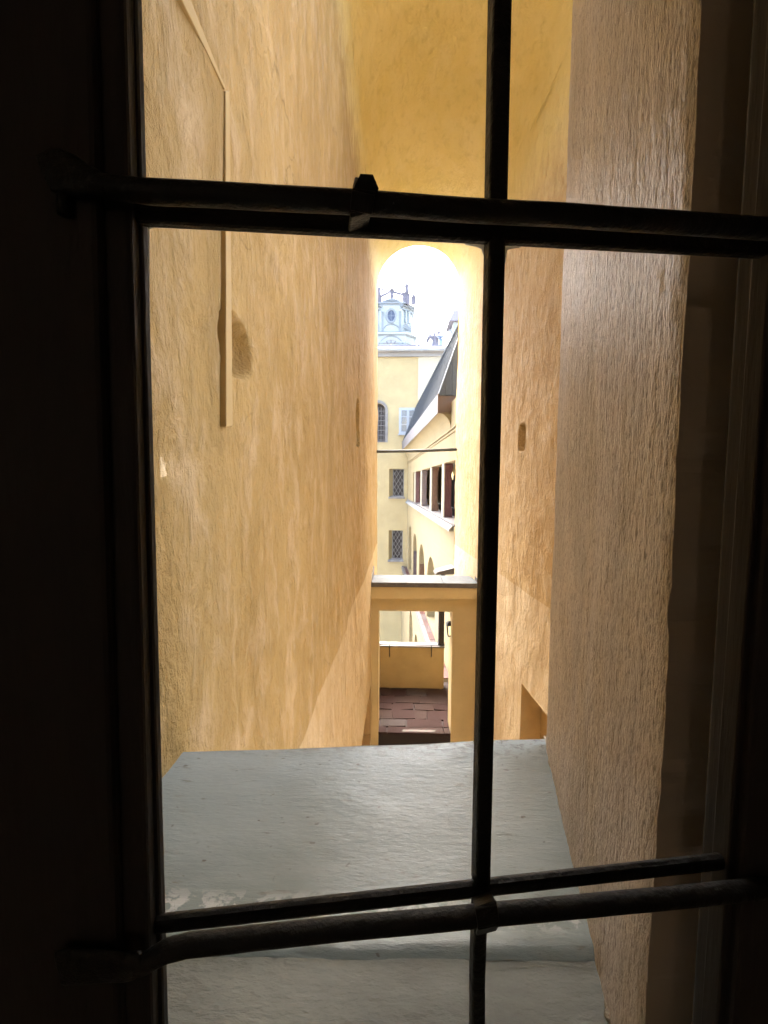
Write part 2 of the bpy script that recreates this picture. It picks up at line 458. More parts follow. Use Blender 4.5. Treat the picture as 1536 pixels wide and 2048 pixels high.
# =================================================================== the passage walls (long displaced plaster faces)
LA = at_z(367, 1500, SILL).xy.to_3d()                   # left wall: at the sill
LB = at_y(755, 800, PASS_END).xy.to_3d()                # left wall: far corner
RA = at_z(1105, 1220, -1.733).xy.to_3d()
RB = at_y(914, 760, PASS_END).xy.to_3d()
rdir = (RB - RA).normalized()
RA = RA + rdir * ((2.7 - RA.y) / rdir.y)               # unseen near stretch of the wall left out to let daylight in
FAC_L, FAC_R = LA.copy(), at_z(1087, 1472, SILL).xy.to_3d()

def lines(a, b, extra, step):
    out = [a]
    while out[-1] < b: out.append(out[-1] + step(out[-1]))
    out[-1] = b
    for e in extra:
        i = min(range(len(out)), key=lambda k: abs(out[k] - e)); out[i] = e
    return sorted(set(out))
def wall_mesh(p0, p1, side, z0, z1, recs, disp, thick, step_u, step_v):
    """vertical wall from p0 to p1; side = unit vector towards the passage; recs = recesses (u0,u1,z0,z1,depth,roundness)"""
    d = p1 - p0; L = d.length; d.normalize()
    U = lines(0.0, L, [x for r in recs for x in r[:2]], step_u)
    V = lines(z0, z1, [x for r in recs for x in r[2:4]], step_v)
    nu, nv = len(U), len(V)
    uu, vv = np.meshgrid(np.array(U), np.array(V), indexing='ij')
    off = disp(uu, vv)
    X = np.stack([p0.x + d.x * uu + side.x * off, p0.y + d.y * uu + side.y * off, vv], -1)
    ins = np.zeros((nu - 1, nv - 1), bool); dep = np.zeros((nu - 1, nv - 1))
    cu = (uu[:-1, :-1] + uu[1:, 1:]) / 2; cv = (vv[:-1, :-1] + vv[1:, 1:]) / 2
    for (a, b_, c, e, dp) in recs:
        k = (cu > a) & (cu < b_) & (cv > c) & (cv < e); ins |= k; dep[k] = dp
    mb = MB(); mb.v = [tuple(v) for v in X.reshape(-1, 3)]
    idx = lambda i, j: i * nv + j
    ii, jj = np.nonzero(~ins)
    mb.f = [(idx(i, j), idx(i + 1, j), idx(i + 1, j + 1), idx(i, j + 1)) for i, j in zip(ii.tolist(), jj.tolist())]
    mb.sm = [True] * len(mb.f)
    # thickness behind the face
    q = lambda u, z: Vector((p0.x + d.x * u, p0.y + d.y * u, z)) - side * thick
    g = lambda u, z: Vector((p0.x + d.x * u, p0.y + d.y * u, z))
    mb.add([q(0, z0), q(L, z0), q(L, z1), q(0, z1), g(0, z0), g(L, z0), g(L, z1), g(0, z1)],
           [(0, 1, 2, 3), (4, 5, 1, 0), (5, 6, 2, 1), (6, 7, 3, 2), (7, 4, 0, 3)])
    rb = MB()
    for (a, b_, c, e, dp) in recs:
        P = lambda u, z, w: Vector((p0.x + d.x * u, p0.y + d.y * u, z)) - side * w
        e0 = 0.012
        o8 = [P(a, c, -e0 * 0), P(b_, c, 0), P(b_, e, 0), P(a, e, 0), P(a, c, dp), P(b_, c, dp), P(b_, e, dp), P(a, e, dp)]
        rb.add(o8, [(4, 5, 6, 7), (0, 1, 5, 4), (1, 2, 6, 5), (2, 3, 7, 6), (3, 0, 4, 7)])
    return mb, rb, d

# left
dl = (LB - LA).normalized(); sl = Vector((dl.y, -dl.x, 0))
def uy(y, p0, d): return (y - p0.y) / d.y
def left_hit(px, py):
    p = on_plane(px, py, LA, sl); return (p - LA).dot(dl), p.z
def right_hit(px, py):
    p = on_plane(px, py, RA, sr); return (p - RA).dot(dr), p.z
hA = left_hit(466, 640); hB = left_hit(501, 757)
sA = left_hit(713.5, 800); sB = left_hit(718.5, 893)
lo = left_hit(741, 1368)
def pit(u, v, a, b_, c, e, depth, pw=4.0, soft=0.3):
    d = np.abs((u - (a + b_) / 2) / ((b_ - a) / 2)) ** pw + np.abs((v - (c + e) / 2) / ((e - c) / 2)) ** pw
    t = np.clip((1 + soft - d) / soft, 0, 1); return -depth * t * t * (3 - 2 * t)
rec_l = [(3.6, lo[0], FLOOR + 0.02, lo[1], 0.18)]
def disp_l(u, v):
    near = np.clip((u + 0.7) / 0.6, 0, 1)
    big = 0.020 * fbm(u * 0.9, v * 0.55, 3, 3)
    sm = 0.008 * fbm(u * 4.5, v * 3.0, 9, 4) + 0.005 * np.abs(fbm(u * 10, v * 6, 21, 3))
    y = u
    panel = np.clip((0.42 - y) / 0.1, 0, 1)                    # smoother area near the window
    return big * near + sm * (1 - 0.55 * panel) + pit(u, v, hA[0] - 0.09, hB[0] - 0.01, hB[1], hA[1], 0.075, 2.6, 1.3) + pit(u, v, sA[0], sB[0], sB[1], sA[1], 0.14)
BK = (LA.y - 0.44) / dl.y
rec_l = [(r[0] + BK, r[1] + BK, *r[2:]) for r in rec_l]
mb, rb, _ = wall_mesh(LA - dl * BK, LB, sl, FLOOR - 1.4, SPRING + 0.05, rec_l, lambda u, v: disp_l(u - BK, v), 0.5,
                      lambda u: (0.008 if hA[0] - 0.1 < u - BK < hB[0] + 0.08 else 0.03 if sA[0] - 0.2 < u - BK < sB[0] + 0.1 else 0.011 + 0.011 * (u + 0.1)), lambda v: (0.008 if hB[1] - 0.1 < v < hA[1] + 0.1 else 0.016 + 0.012 * abs(v)))
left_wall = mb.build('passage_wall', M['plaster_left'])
tag(left_wall, 'tall ochre plaster wall with smeared relief, filling the view beside the dark frame', 'wall')
rb.build('wall_recess', M['recess'], left_wall)

# trim batten of painted wood on the left wall, chamfered at the top
def lw(px, py, w=0.0):
    p = on_plane(px, py, LA + sl * w, sl); return p
tb = MB()
w0, w1 = 0.0, 0.03
bt = 0.022
def batten_piece(n0, n1, f0, f1):        # near and far edges of the front face, bottom and top pixel
    A = [lw(*n0, bt), lw(*f0, bt), lw(*f1, bt), lw(*n1, bt)]
    tb.hexa([p - sl * (bt + 0.03) for p in A], A)
batten_piece((453, 853), (451.5, 182), (466, 853), (452.5 + 7, 182))
batten_piece((450, 179), (352, -25), (453, 179), (372, -25))
M['batten'] = simple('ochre_painted_batten', (0.50, 0.36, 0.16), 0.6, 0.08, 5)
tb.build('trim_board', M['batten'], left_wall, 0.003)

# right
dr = (RB - RA).normalized(); sr = Vector((-dr.y, dr.x, 0))
h0 = right_hit(1037, 903); h1 = right_hit(1052, 846)
d0 = right_hit(1043, 1366)
e0 = right_hit(988, 1296); e1 = right_hit(962, 1296)
hu0, hu1 = sorted((h0[0], h1[0]))
rec_r = [(d0[0] - 1.35, d0[0], FLOOR, d0[1], 0.35),
         (e0[0], e1[0], FLOOR, e0[1], 0.16)]
def disp_r(u, v):
    big = 0.022 * fbm(u * 0.8 + 5, v * 0.5, 33, 3)
    sm = 0.010 * fbm(u * 4.0, v * 2.6, 39, 4)
    return (big + sm) * np.clip(u / 0.4, 0, 1) + pit(u, v, hu0, hu1, h0[1], h1[1], 0.15, 5.0, 0.25)
mb, rb, _ = wall_mesh(RA, RB, sr, FLOOR - 1.4, SPRING + 0.05, rec_r, disp_r, 0.5,
                      lambda u: (0.012 if hu0 - 0.08 < u < hu1 + 0.08 else 0.06 + 0.012 * u), lambda v: (0.015 if h0[1] - 0.1 < v < h1[1] + 0.1 else 0.025 + 0.012 * abs(v)))
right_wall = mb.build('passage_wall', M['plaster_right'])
tag(right_wall, 'ochre plaster wall with a small oblong hole and a doorway, behind the raked reveal', 'wall')
rb.build('wall_recess', M['recess'], right_wall)
# dark door leaf in the second doorway
bd = MB()
for k in range(4):
    t0 = e0[0] + (e1[0] - e0[0]) * k / 4; t1 = e0[0] + (e1[0] - e0[0]) * (k + 1) / 4 - 0.008
    q = lambda u, z, w: Vector((RA.x + dr.x * u, RA.y + dr.y * u, z)) - sr * w
    bd.hexa([q(t0, FLOOR + 0.02, 0.13), q(t1, FLOOR + 0.02, 0.13), q(t1, e0[1] - 0.02, 0.13), q(t0, e0[1] - 0.02, 0.13)],
            [q(t0, FLOOR + 0.02, 0.09), q(t1, FLOOR + 0.02, 0.09), q(t1, e0[1] - 0.02, 0.09), q(t0, e0[1] - 0.02, 0.09)])
tag(bd.build('plank_door', M['frame_wood']), 'dark plank door half hidden behind the upright window bar', 'door')

# =================================================================== barrel vault
V0, V1 = 3.25, PASS_END
def vault_mesh():
    nu, na = 90, 70
    ys = np.linspace(V0, V1, nu); an = np.linspace(0, math.pi, na)
    mb = MB()
    for i, y in enumerate(ys):
        xl = LA.x + dl.x * uy(y, LA, dl); xr = RA.x + dr.x * uy(y, RA, dr)
        c = (xl + xr) / 2; r = (xr - xl) / 2 + 0.01
        dn = 0.018 * fbm(an * 2.2, np.full(na, y * 0.8), 71, 4) * np.sin(an)
        rr = 1.12
        for a, dd in zip(an, dn):
            mb.v.append((c - (r - dd) * math.cos(a), y, SPRING + (rr - dd) * math.sin(a)))
    for i in range(nu - 1):
        for j in range(na - 1):
            mb.f.append((i * na + j, i * na + j + 1, (i + 1) * na + j + 1, (i + 1) * na + j)); mb.sm.append(True)
    # masonry above the vault: a slab with the arch cut out at both ends
    for y, yi in ((V0, 0), (V1, nu - 1)):
        ring = [mb.v[yi * na + j] for j in range(na)]
        xl, xr = ring[0][0] - 0.5, ring[-1][0] + 0.5
        top = SPRING + 2.1
        out = [(xl, y, SPRING)] + [(xl + (xr - xl) * j / (na - 1), y, top) for j in range(na)] + [(xr, y, SPRING)]
        base = len(mb.v); mb.v += ring + out[1:-1]
        for j in range(na - 1):
            mb.f.append((base + j, base + j + 1, base + na + j + 1, base + na + j)); mb.sm.append(False)
        base2 = len(mb.v); mb.v += [out[0], out[-1]]
        mb.f.append((base, base + na, base2)); mb.sm.append(False)
        mb.f.append((base + na - 1, base + 2 * na - 1, base2 + 1)); mb.sm.append(False)
    xl0, xr0 = -1.4, 3.2
    top = SPRING + 2.1
    mb.add([(xl0, V0, top), (xr0, V0, top), (xr0, V1, top), (xl0, V1, top)], [(0, 1, 2, 3)])
    return mb
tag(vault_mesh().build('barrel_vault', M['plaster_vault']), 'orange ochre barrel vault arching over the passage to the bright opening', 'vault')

# iron tie bar across the mouth of the passage
b = MB(); a_, c_ = at_y(752, 903, PASS_END - 0.1), at_y(914, 899, PASS_END - 0.1)
b.tube([a_ + (a_ - c_) * 0.03, a_.lerp(c_, 0.5) + Vector((0, 0, -0.012)), c_ + (c_ - a_) * 0.03], 0.042, 12)
tag(b.build('tie_bar', M['cap']), 'grey metal tie bar spanning the passage mouth at mid height', 'bar')

# =================================================================== window reveal: facade, raked jamb, sill
WO = Vector((0, 0.33, 0)); WD = Vector((1, 0.11, 0)).normalized(); WN = Vector((WD.y, -WD.x, 0))   # WN points to the camera
jp0 = at_z(1086, 1471, SILL).xy.to_3d(); jp1 = at_z(1222, 2035, SILL).xy.to_3d()
jd = (jp0 - jp1).normalized(); jn = Vector((-jd.y, jd.x, 0))
if jn.x > 0: jn = -jn
J_OUT = on_plane(1108, 970, jp0, jn).xy.to_3d(); J_IN = on_plane(1343, 970, jp0, jn).xy.to_3d()
LTOP = 2.3
def jamb():
    d = (J_OUT - J_IN); L = d.length; d.normalize()
    nu, nv = 110, 520
    U = np.linspace(0, 1, nu); V = np.linspace(-1.6, LTOP, nv)
    uu, vv = np.meshgrid(U, V, indexing='ij')
    ei = 0.0014 * fbm(vv[0] * 26, 0 * vv[0] + 3, 5, 4)           # ragged arrises
    chip = 0.006 * np.exp(-np.abs((V + 0.145) / 0.022) ** 3) + 0.004 * np.exp(-((V - 0.03) / 0.012) ** 2) + 0.003 * np.exp(-((V + 0.40) / 0.02) ** 2)
    eo = 0.006 * fbm(vv[0] * 6, 0 * vv[0] + 9, 6, 4)
    s0 = np.abs(ei) + chip; s1 = L + eo
    uuu = s0[None, :] + (s1 - s0)[None, :] * uu
    rough = 0.0006 * fbm(uuu * 60, vv * 9, 41, 4) + 0.0007 * vnoise(uuu * 160, vv * 45, 47) + 0.003 * fbm(uuu * 3, vv * 1.5, 43, 2)
    edge = np.minimum(uu / 0.05, (1 - uu) / 0.05).clip(0, 1)
    off = rough - 0.004 * (1 - edge) ** 2
    X = np.stack([J_IN.x + d.x * uuu + jn.x * off, J_IN.y + d.y * uuu + jn.y * off, vv], -1)
    mb = MB(); mb.v = [tuple(p) for p in X.reshape(-1, 3)]
    for i in range(nu - 1):
        for j in range(nv - 1):
            mb.f.append((i * nv + j, (i + 1) * nv + j, (i + 1) * nv + j + 1, i * nv + j + 1))
    mb.sm = [True] * len(mb.f)
    return mb, X
jm, JX = jamb()
facade = empty('house_wall', 'thick house wall round the window with a raked brown plaster reveal', 'wall')
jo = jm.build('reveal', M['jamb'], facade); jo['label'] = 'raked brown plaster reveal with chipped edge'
# inner face of the wall (towards the room), and the body of the wall behind the reveal
wy = J_IN.y
mb = MB()
back = [tuple(JX[0, j]) for j in range(JX.shape[1])]
n = len(back)
mb.v = [(p[0] + 0.0, p[1] + 0.004, p[2]) for p in back] + [(1.6, wy + 0.15, p[2]) for p in back]
for j in range(n - 1): mb.f.append((j, j + 1, n + j + 1, n + j)); mb.sm.append(False)
mb.build('inner_face', M['room_wall'], facade)
mb = MB()
ofr = Vector((J_OUT.x + 0.015, J_OUT.y - 0.012, 0))
mb.hexa([(ofr.x + 0.03, ofr.y, -7), (3.4, ofr.y + 0.02, -7), (3.4, ofr.y - 0.5, -7), (ofr.x + 0.03, ofr.y - 0.5, -7)],
        [(ofr.x + 0.03, ofr.y, LTOP), (3.4, ofr.y + 0.02, LTOP), (3.4, ofr.y - 0.5, LTOP), (ofr.x + 0.03, ofr.y - 0.5, LTOP)])
mb.build('outer_masonry', M['plaster_right'], facade)
mb = MB(); mb.span((-1.6, 0.45, LTOP), (3.4, ofr.y, 4.2)); mb.build('wall_above', M['plaster_right'], facade)
mb = MB(); mb.span((-1.4, 0.45, -7), (ofr.x + 0.02, 1.15, -1.05)); mb.build('wall_below', M['plaster_right'], facade)
LIN = LA - dl * BK + Vector((-0.05, -0.03, 0))
mb = MB(); mb.hexa([LIN + Vector((0, 0, -1.6)), LIN + Vector((-1.6, -0.1, -1.6)), LIN + Vector((-1.6, 0.3, -1.6)), LA + Vector((-0.2, 0, -1.6))],
                   [LIN + Vector((0, 0, LTOP)), LIN + Vector((-1.6, -0.1, LTOP)), LIN + Vector((-1.6, 0.3, LTOP)), LA + Vector((-0.2, 0, LTOP))])
mb.build('inner_face', M['room_wall'], facade)

# sill: outer board tipped to the weather, ragged step, inner board
def sill():
    fo_l = at_z(360, 1503, SILL); fo_r = at_z(1089, 1471, SILL)
    st_l = at_z(300, 1893, SILL + 0.0); st_r = at_z(1197, 1893, SILL)
    def board(name, rows, label):
        mb = MB(); nu = 120; nv = len(rows)
        for r, (L, R, dz) in enumerate(rows):
            for i in range(nu):
                t = i / (nu - 1); p = L.lerp(R, t)
                mb.v.append((p.x, p.y + 0.0, p.z + dz[i] if hasattr(dz, '__len__') else p.z + dz))
        for r in range(nv - 1):
            for i in range(nu - 1): mb.f.append((r * nu + i, r * nu + i + 1, (r + 1) * nu + i + 1, (r + 1) * nu + i)); mb.sm.append(True)
        return mb
    jag = np.array([0.004 * float(fbm(i * 0.22, 1.3, 88, 4)) for i in range(120)])
    fo_l2 = fo_l + Vector((-0.10, 0.0, 0)); fo_r2 = fo_r + Vector((0.02, 0, 0))
    st_l2 = Vector((st_l.x - 0.25, st_l.y, SILL)); st_r2 = st_r + Vector((0.03, 0, 0))
    rows = [(fo_l2 + Vector((0, 0, -0.16)), fo_r2 + Vector((0, 0, -0.16)), 0.0)]
    for k in range(40):
        t = k / 39
        L = fo_l2.lerp(st_l2, t); R = fo_r2.lerp(st_r2, t)
        und = np.array([0.0022 * float(fbm(i * 0.05, t * 5, 55, 3)) for i in range(120)])
        lip = -0.012 * max(0, 1 - t / 0.03) ** 2
        rows.append((L, R, und + lip + (jag * 0.4 if k == 39 else 0)))
    # step riser, rows drop to the inner board
    L = st_l2 + Vector((0, -0.012, -0.014)); R = st_r2 + Vector((0, -0.012, -0.014))
    rows.append((L, R, jag))
    outer = board('outer', rows, '')
    rows = []
    for k in range(16):
        t = k / 15
        L = st_l2 + Vector((0, -0.010 - 0.40 * t, -0.013)); R = st_r2 + Vector((0.0 - 0.10 * t, -0.010 - 0.40 * t, -0.013))
        und = np.array([0.0015 * float(fbm(i * 0.06, t * 5, 57, 3)) for i in range(120)])
        rows.append((L, R, und))
    return outer, board('inner', rows, '')
so, si = sill()
sill_o = empty('window_sill', 'broad grey painted window sill with scratches, shiny where the sky reflects', 'window sill')
so.build('outer_board', M['sill'], sill_o)
M['sill_in'] = simple('grey_inner_sill_paint', (0.14, 0.15, 0.135), 0.55, 0.35, 9, 0.6, 60, stretch=(0.4, 1, 1))
si.build('inner_board', M['sill_in'], sill_o)
# rough mortar fillet where the sill meets the raked reveal
mb = MB()
pa, pb = at_z(1197, 1893, SILL), at_z(1086, 1471, SILL)
pts = []; rad = []
for k in range(80):
    t = k / 79; p = pa.lerp(pb, t) + Vector((0.004 * float(fbm(t * 14, 0.5, 91, 3)) + 0.006, 0, -0.004))
    pts.append(p); rad.append(0.006 + 0.003 * float(fbm(t * 20, 2.5, 93, 3)))
mb.tube(pts, rad, 8); M['mortar'] = simple('crumbly_mortar', (0.33, 0.29, 0.23), 0.9, 0.4, 60, 0.6, 120)
mb.build('mortar_joint', M['mortar'], sill_o)
mb = MB(); pts = []; rad = []
pc = at_z(1232, 2100, SILL - 0.012); pa2 = at_z(1196, 1900, SILL - 0.012)
for k in range(40):
    t = k / 39; p = pc.lerp(pa2, t) + Vector((0.005 * float(fbm(t * 10, 0.5, 95, 3)) + 0.004, 0, 0))
    pts.append(p); rad.append(0.008 + 0.004 * float(fbm(t * 14, 2.5, 97, 3)))
mb.tube(pts, rad, 8); mb.build('mortar_joint', M['mortar'], sill_o)

# =================================================================== the dark room round the camera
b = MB(); b.span((-2.6, -3.4, -1.75), (2.6, 0.44, -1.62)); struct(b.build('floor', M['room_dark']))
b = MB(); b.span((-2.6, -3.4, 2.25), (2.6, 0.46, 2.38)); struct(b.build('ceiling', M['room_dark']))
b = MB(); b.span((-2.6, -3.5, -1.7), (2.6, -3.4, 2.3)); struct(b.build('wall_back', M['room_dark']))
b = MB(); b.span((-2.7, -3.4, -1.7), (-2.6, 0.6, 2.3)); struct(b.build('wall_left', M['room_dark']))
b = MB(); b.span((2.6, -3.4, -1.7), (2.7, 0.7, 2.3)); struct(b.build('wall_right', M['room_dark']))
b = MB(); b.span((1.55, 0.50, -1.7), (2.7, 0.58, 2.35)); b.span((-2.7, 0.33, -1.7), (-2.3, 0.45, 2.35))
b.span((-2.4, 0.30, -1.7), (2.65, 0.40, -0.95)); struct(b.build('wall_front', M['room_dark']))

# =================================================================== the window: frame, glazing bars, panes, iron bars
win = empty('leaded_window', 'dark window with black glazing bars and two round iron saddle bars', 'window')
def wp(px, py, w=0.0):                                   # w: metres from the window plane towards the camera
    return on_plane(px, py, WO + WN * w, WN)
def wbar(mb, p, q, width, depth, w=0.0, ext=0.0):
    a, c = wp(*p, w), wp(*q, w)
    e = (c - a) * ext
    mb.bar(a - e, c + e, depth, width, up=(WN.cross((c - a).normalized())))
    return mb
PXM = 0.34 / FOC
# left stile: stepped moulding, several faces
mb = MB()
def stile(mb, x_top, x_bot, x_top2, x_bot2, w0, w1, ytop=-500, ybot=2600):
    def X(xt, xb, y): return xt + (xb - xt) * y / 2048.0
    c = [wp(X(x_top, x_bot, ytop), ytop, w1), wp(X(x_top2, x_bot2, ytop), ytop, w1), wp(X(x_top2, x_bot2, ybot), ybot, w1), wp(X(x_top, x_bot, ybot), ybot, w1)]
    a = [p + WN * (w0 - w1) for p in c]
    mb.hexa(a, c); return mb
stile(mb, 240, 295, 271, 326, -0.014, -0.002)
stile(mb, 188, 244, 248, 303, -0.012, 0.010)
mb.build('frame_stile', M['frame_wood'], win, 0.003)
mb = MB(); stile(mb, -1500, -1400, 182, 238, -0.012, 0.018); mb.build('frame_stile', M['frame_wood'], win, 0.004)
mb = MB(); stile(mb, 180, 236, 191, 247, -0.012, 0.0135); mb.build('frame_bead', M['frame_wood'], win, 0.002)
mb = MB(); stile(mb, 1578, 1435, 1606, 1466, -0.012, 0.006); mb.build('frame_stile', M['frame_wood'], win, 0.002)
mb = MB(); stile(mb, 1606, 1466, 2600, 2400, -0.03, 0.014); mb.build('frame_stile', M['frame_wood'], win, 0.004)
# glazing bars
mb = MB(); wbar(mb, (270, 427), (1900, 517), 0.0155, 0.010, -0.002); mb.build('glazing_bar', M['iron'], win, 0.003)
mb = MB(); wbar(mb, (300, 1849), (1560, 1709), 0.0140, 0.009, -0.002); mb.build('glazing_bar', M['iron'], win, 0.004)
mb = MB(); wbar(mb, (1005, -300), (990.5, 445), 0.0152, 0.018, -0.006, 0.002); wbar(mb, (990, 440), (961, 1765), 0.0138, 0.018, -0.006, 0.002)
wbar(mb, (960, 1760), (954, 1960), 0.0122, 0.016, -0.006, 0.01); wbar(mb, (954, 1955), (953, 2400), 0.0122, 0.016, -0.006)
mb.build('glazing_bar', M['iron'], win, 0.003)
# panes
def pane(x0, x1, y0, y1):
    mb = MB()
    P = [wp(x0[0], y0[0], -0.010), wp(x1[0], y0[1], -0.010), wp(x1[1], y1[1], -0.010), wp(x0[1], y1[0], -0.010)]
    mb.hexa([p - WN * 0.003 for p in P], P)
    mb.build('pane', M['glass'], win)
pane((268, 283), (1002, 990), (-460, -460), (423, 467)); pane((1006, 993), (1640, 1600), (-460, -460), (468, 499))
pane((284, 322), (988, 962), (424, 467), (1846, 1776)); pane((993, 964), (1600, 1560), (468, 500), (1775, 1712))
pane((322, 345), (958, 953), (1850, 1779), (2500, 2500)); pane((961, 956), (1560, 1480), (1778, 1714), (2500, 2500))
# putty crusts along the pane edges
def putty(pts, r):
    mb = MB(); mb.tube([wp(x, y, -0.0135) for x, y in pts], r, 6); mb.build('putty', M['putty'], win)
putty([(287, 446), (292, 520), (296, 700), (301, 900), (308, 1200), (319, 1600), (325, 1800)], [0.0042, 0.0024, 0.0016, 0.0016, 0.0013, 0.0013, 0.0015])
putty([(285, 448), (305, 449), (335, 451), (440, 458)], [0.0045, 0.0022, 0.0018, 0.0010])
putty([(930, 488), (955, 491), (968, 494), (971, 515)], [0.0006, 0.0012, 0.0024, 0.0012])
putty([(1009, 525), (1010, 497), (1024, 494), (1040, 494)], [0.0012, 0.0022, 0.0014, 0.0006])
# round saddle bars on the room side, with hammered flat ends and wire clips
def polyrod(pts, w, r):
    out = []; rr = []
    for i in range(len(pts) - 1):
        for k in range(8):
            t = k / 8; out.append((pts[i][0] + (pts[i + 1][0] - pts[i][0]) * t, pts[i][1] + (pts[i + 1][1] - pts[i][1]) * t))
            rr.append((r[i][0] + (r[i + 1][0] - r[i][0]) * t, r[i][1] + (r[i + 1][1] - r[i][1]) * t))
    out.append(pts[-1]); rr.append(r[-1])
    P = [wp(x, y, w) for x, y in out]
    for k, p in enumerate(P):
        p.z += 0.0006 * float(vnoise(k * 0.35, w * 10, 5))
    return P, rr
R0 = 0.0078
# tube(): first radius is along (dir x up) = depth, second is in-plane
P, rr = polyrod([(88, 350), (118, 342), (160, 358), (210, 374), (300, 383), (700, 404), (1000, 424), (1300, 442), (1700, 470)], 0.024,
                [(0.002, 0.012), (0.003, 0.015), (0.004, 0.012), (0.007, 0.0075)] + [(R0, R0)] * 5)
mb = MB(); mb.tube(P, rr, 14); sb1 = mb.build('saddle_bar', M['iron'], win)
mb = MB(); mb.tube([wp(127, 380, 0.022), wp(128, 430, 0.022)], 0.004, 8); mb.build('pin', M['iron'], sb1)
P, rr = polyrod([(118, 1935), (135, 1932), (250, 1932), (292, 1926), (330, 1902), (375, 1890), (500, 1876), (960, 1831), (1300, 1800), (1760, 1752)], 0.024,
                [(0.002, 0.013), (0.003, 0.016), (0.003, 0.0135), (0.006, 0.008)] + [(R0, R0)] * 6)
mb = MB(); mb.tube(P, rr, 14); sb2 = mb.build('saddle_bar', M['iron'], win)
def clip(pts, wid, w, parent):
    mb = MB()
    for i in range(len(pts) - 1):
        a, c = wp(pts[i][0], pts[i][1], w[i]), wp(pts[i + 1][0], pts[i + 1][1], w[i + 1])
        mb.bar(a, c, wid, 0.003, up=WN)
    mb.build('clip', M['iron'], parent, 0.001)
clip([(731, 362), (727, 385), (722, 425), (716, 455)], 0.016, [0.018, 0.035, 0.028, 0.002], sb1)
mb = MB(); mb.tube([wp(732, 376, 0.012), wp(733, 376, 0.036)], 0.0085, 6); mb.build('clip', M['iron'], sb1)
clip([(963, 1792), (972, 1812), (977, 1850), (972, 1862)], 0.018, [0.004, 0.035, 0.036, 0.018], sb2)

rd = ray(318, 932).normalized(); rp0 = wp(318, 932, -0.010)
rr_ = rd - 2 * rd.dot(WN) * WN
lampP = rp0 + rr_ * ((-3.27 - rp0.y) / rr_.y)
room_lamp = empty('wall_lamp', 'small warm lamp inside the dark room, seen only as a glint in the glass', 'lamp')
mb = MB(); mb.lathe(lampP + Vector((0, 0, -0.10)), [(0.03, 0), (0.06, 0.02), (0.035, 0.16), (0.025, 0.18)], 16); mb.build('lamp_shade', M['lamp_room'], room_lamp)
mb = MB(); mb.tube([lampP + Vector((0, 0, -0.10)), lampP + Vector((0, -0.03, -0.16)), lampP + Vector((0, -0.13, -0.16))], 0.008, 8); mb.lathe(lampP + Vector((0, -0.11, -0.22)), [(0.01, 0), (0.045, 0.03), (0.045, 0.09), (0.01, 0.12)], 12); mb.build('bracket', M['gold'], room_lamp)

# =================================================================== gateway that bridges the passage
GY0, GY1, GY2 = 9.15, 9.38, 9.95
def xl_at(y): return LA.x + dl.x * uy(y, LA, dl)
def xr_at(y): return RA.x + dr.x * uy(y, RA, dr)
gate = empty('gateway', 'low ochre gateway bridging the passage with a pale metal capping', 'gateway')
z_cap = at_y(842, 1166, GY0).z; z_b0 = at_y(842, 1172, GY0).z; z_b1 = at_y(842, 1199, GY0).z
xo0, xo1 = at_y(757.5, 1300, GY1).x, at_y(904, 1300, GY1).x
z_op = at_y(830, 1222.5, GY1).z
mb = MB(); mb.span((xl_at(GY0) - 0.05, GY0, z_b1), (xr_at(GY0) + 0.05, GY2 - 0.02, z_b0)); mb.build('beam', M['plaster_gate'], gate, 0.01)
mb = MB(); mb.span((xl_at(GY1) - 0.05, GY1, z_op), (xr_at(GY1) + 0.05, GY2 - 0.024, z_b1 + 0.02)); mb.build('lintel', M['plaster_gate'], gate)
mb = MB(); mb.span((xl_at(GY1) - 0.06, GY1 + 0.003, FLOOR - 1.15), (xo0, GY2 - 0.03, z_op + 0.01)); mb.build('pier', M['plaster_gate'], gate, 0.012)
mb = MB(); mb.span((xo1, GY1 + 0.003, FLOOR - 1.15), (xr_at(GY1) + 0.06, GY2 - 0.03, z_op + 0.01)); mb.build('pier', M['plaster_gate'], gate, 0.012)
# capping sheets
xs = [xl_at(GY0) + 0.01, at_y(812, 1160, GY0).x, at_y(888, 1160, GY0).x, xr_at(GY0) - 0.01]
for k in range(3):
    mb = MB(); mb.span((xs[k] + 0.004, GY0 - 0.03, z_b0 + 0.004), (xs[k + 1] - 0.004, GY2, z_cap + 0.006 * (k % 2)))
    mb.build('capping_sheet', M['cap'], gate, 0.004)
mb = MB(); mb.span((xs[0], GY0 - 0.045, z_b0 - 0.025), (xs[3], GY0 - 0.033, z_cap + 0.012)); mb.build('drip_edge', M['flash'], gate)
for k in (1, 2):
    mb = MB(); mb.span((xs[k] - 0.012, GY0 - 0.02, z_cap), (xs[k] + 0.012, GY2 - 0.01, z_cap + 0.022)); mb.build('seam', M['cap'], gate)
mb = MB()
mb.hexa([(xs[3] - 0.02, GY0, z_cap), (xs[3] - 0.02, GY2 + 0.1, z_cap), (xs[3] - 0.02, GY2 + 0.1, z_cap + 0.20), (xs[3] - 0.02, GY0, z_cap + 0.05)],
        [(xs[3] + 0.05, GY0, z_cap), (xs[3] + 0.03, GY2 + 0.1, z_cap), (xs[3] + 0.03, GY2 + 0.1, z_cap + 0.20), (xs[3] + 0.05, GY0, z_cap + 0.05)])
mb.build('flashing', M['flash'], gate)
mb = MB()
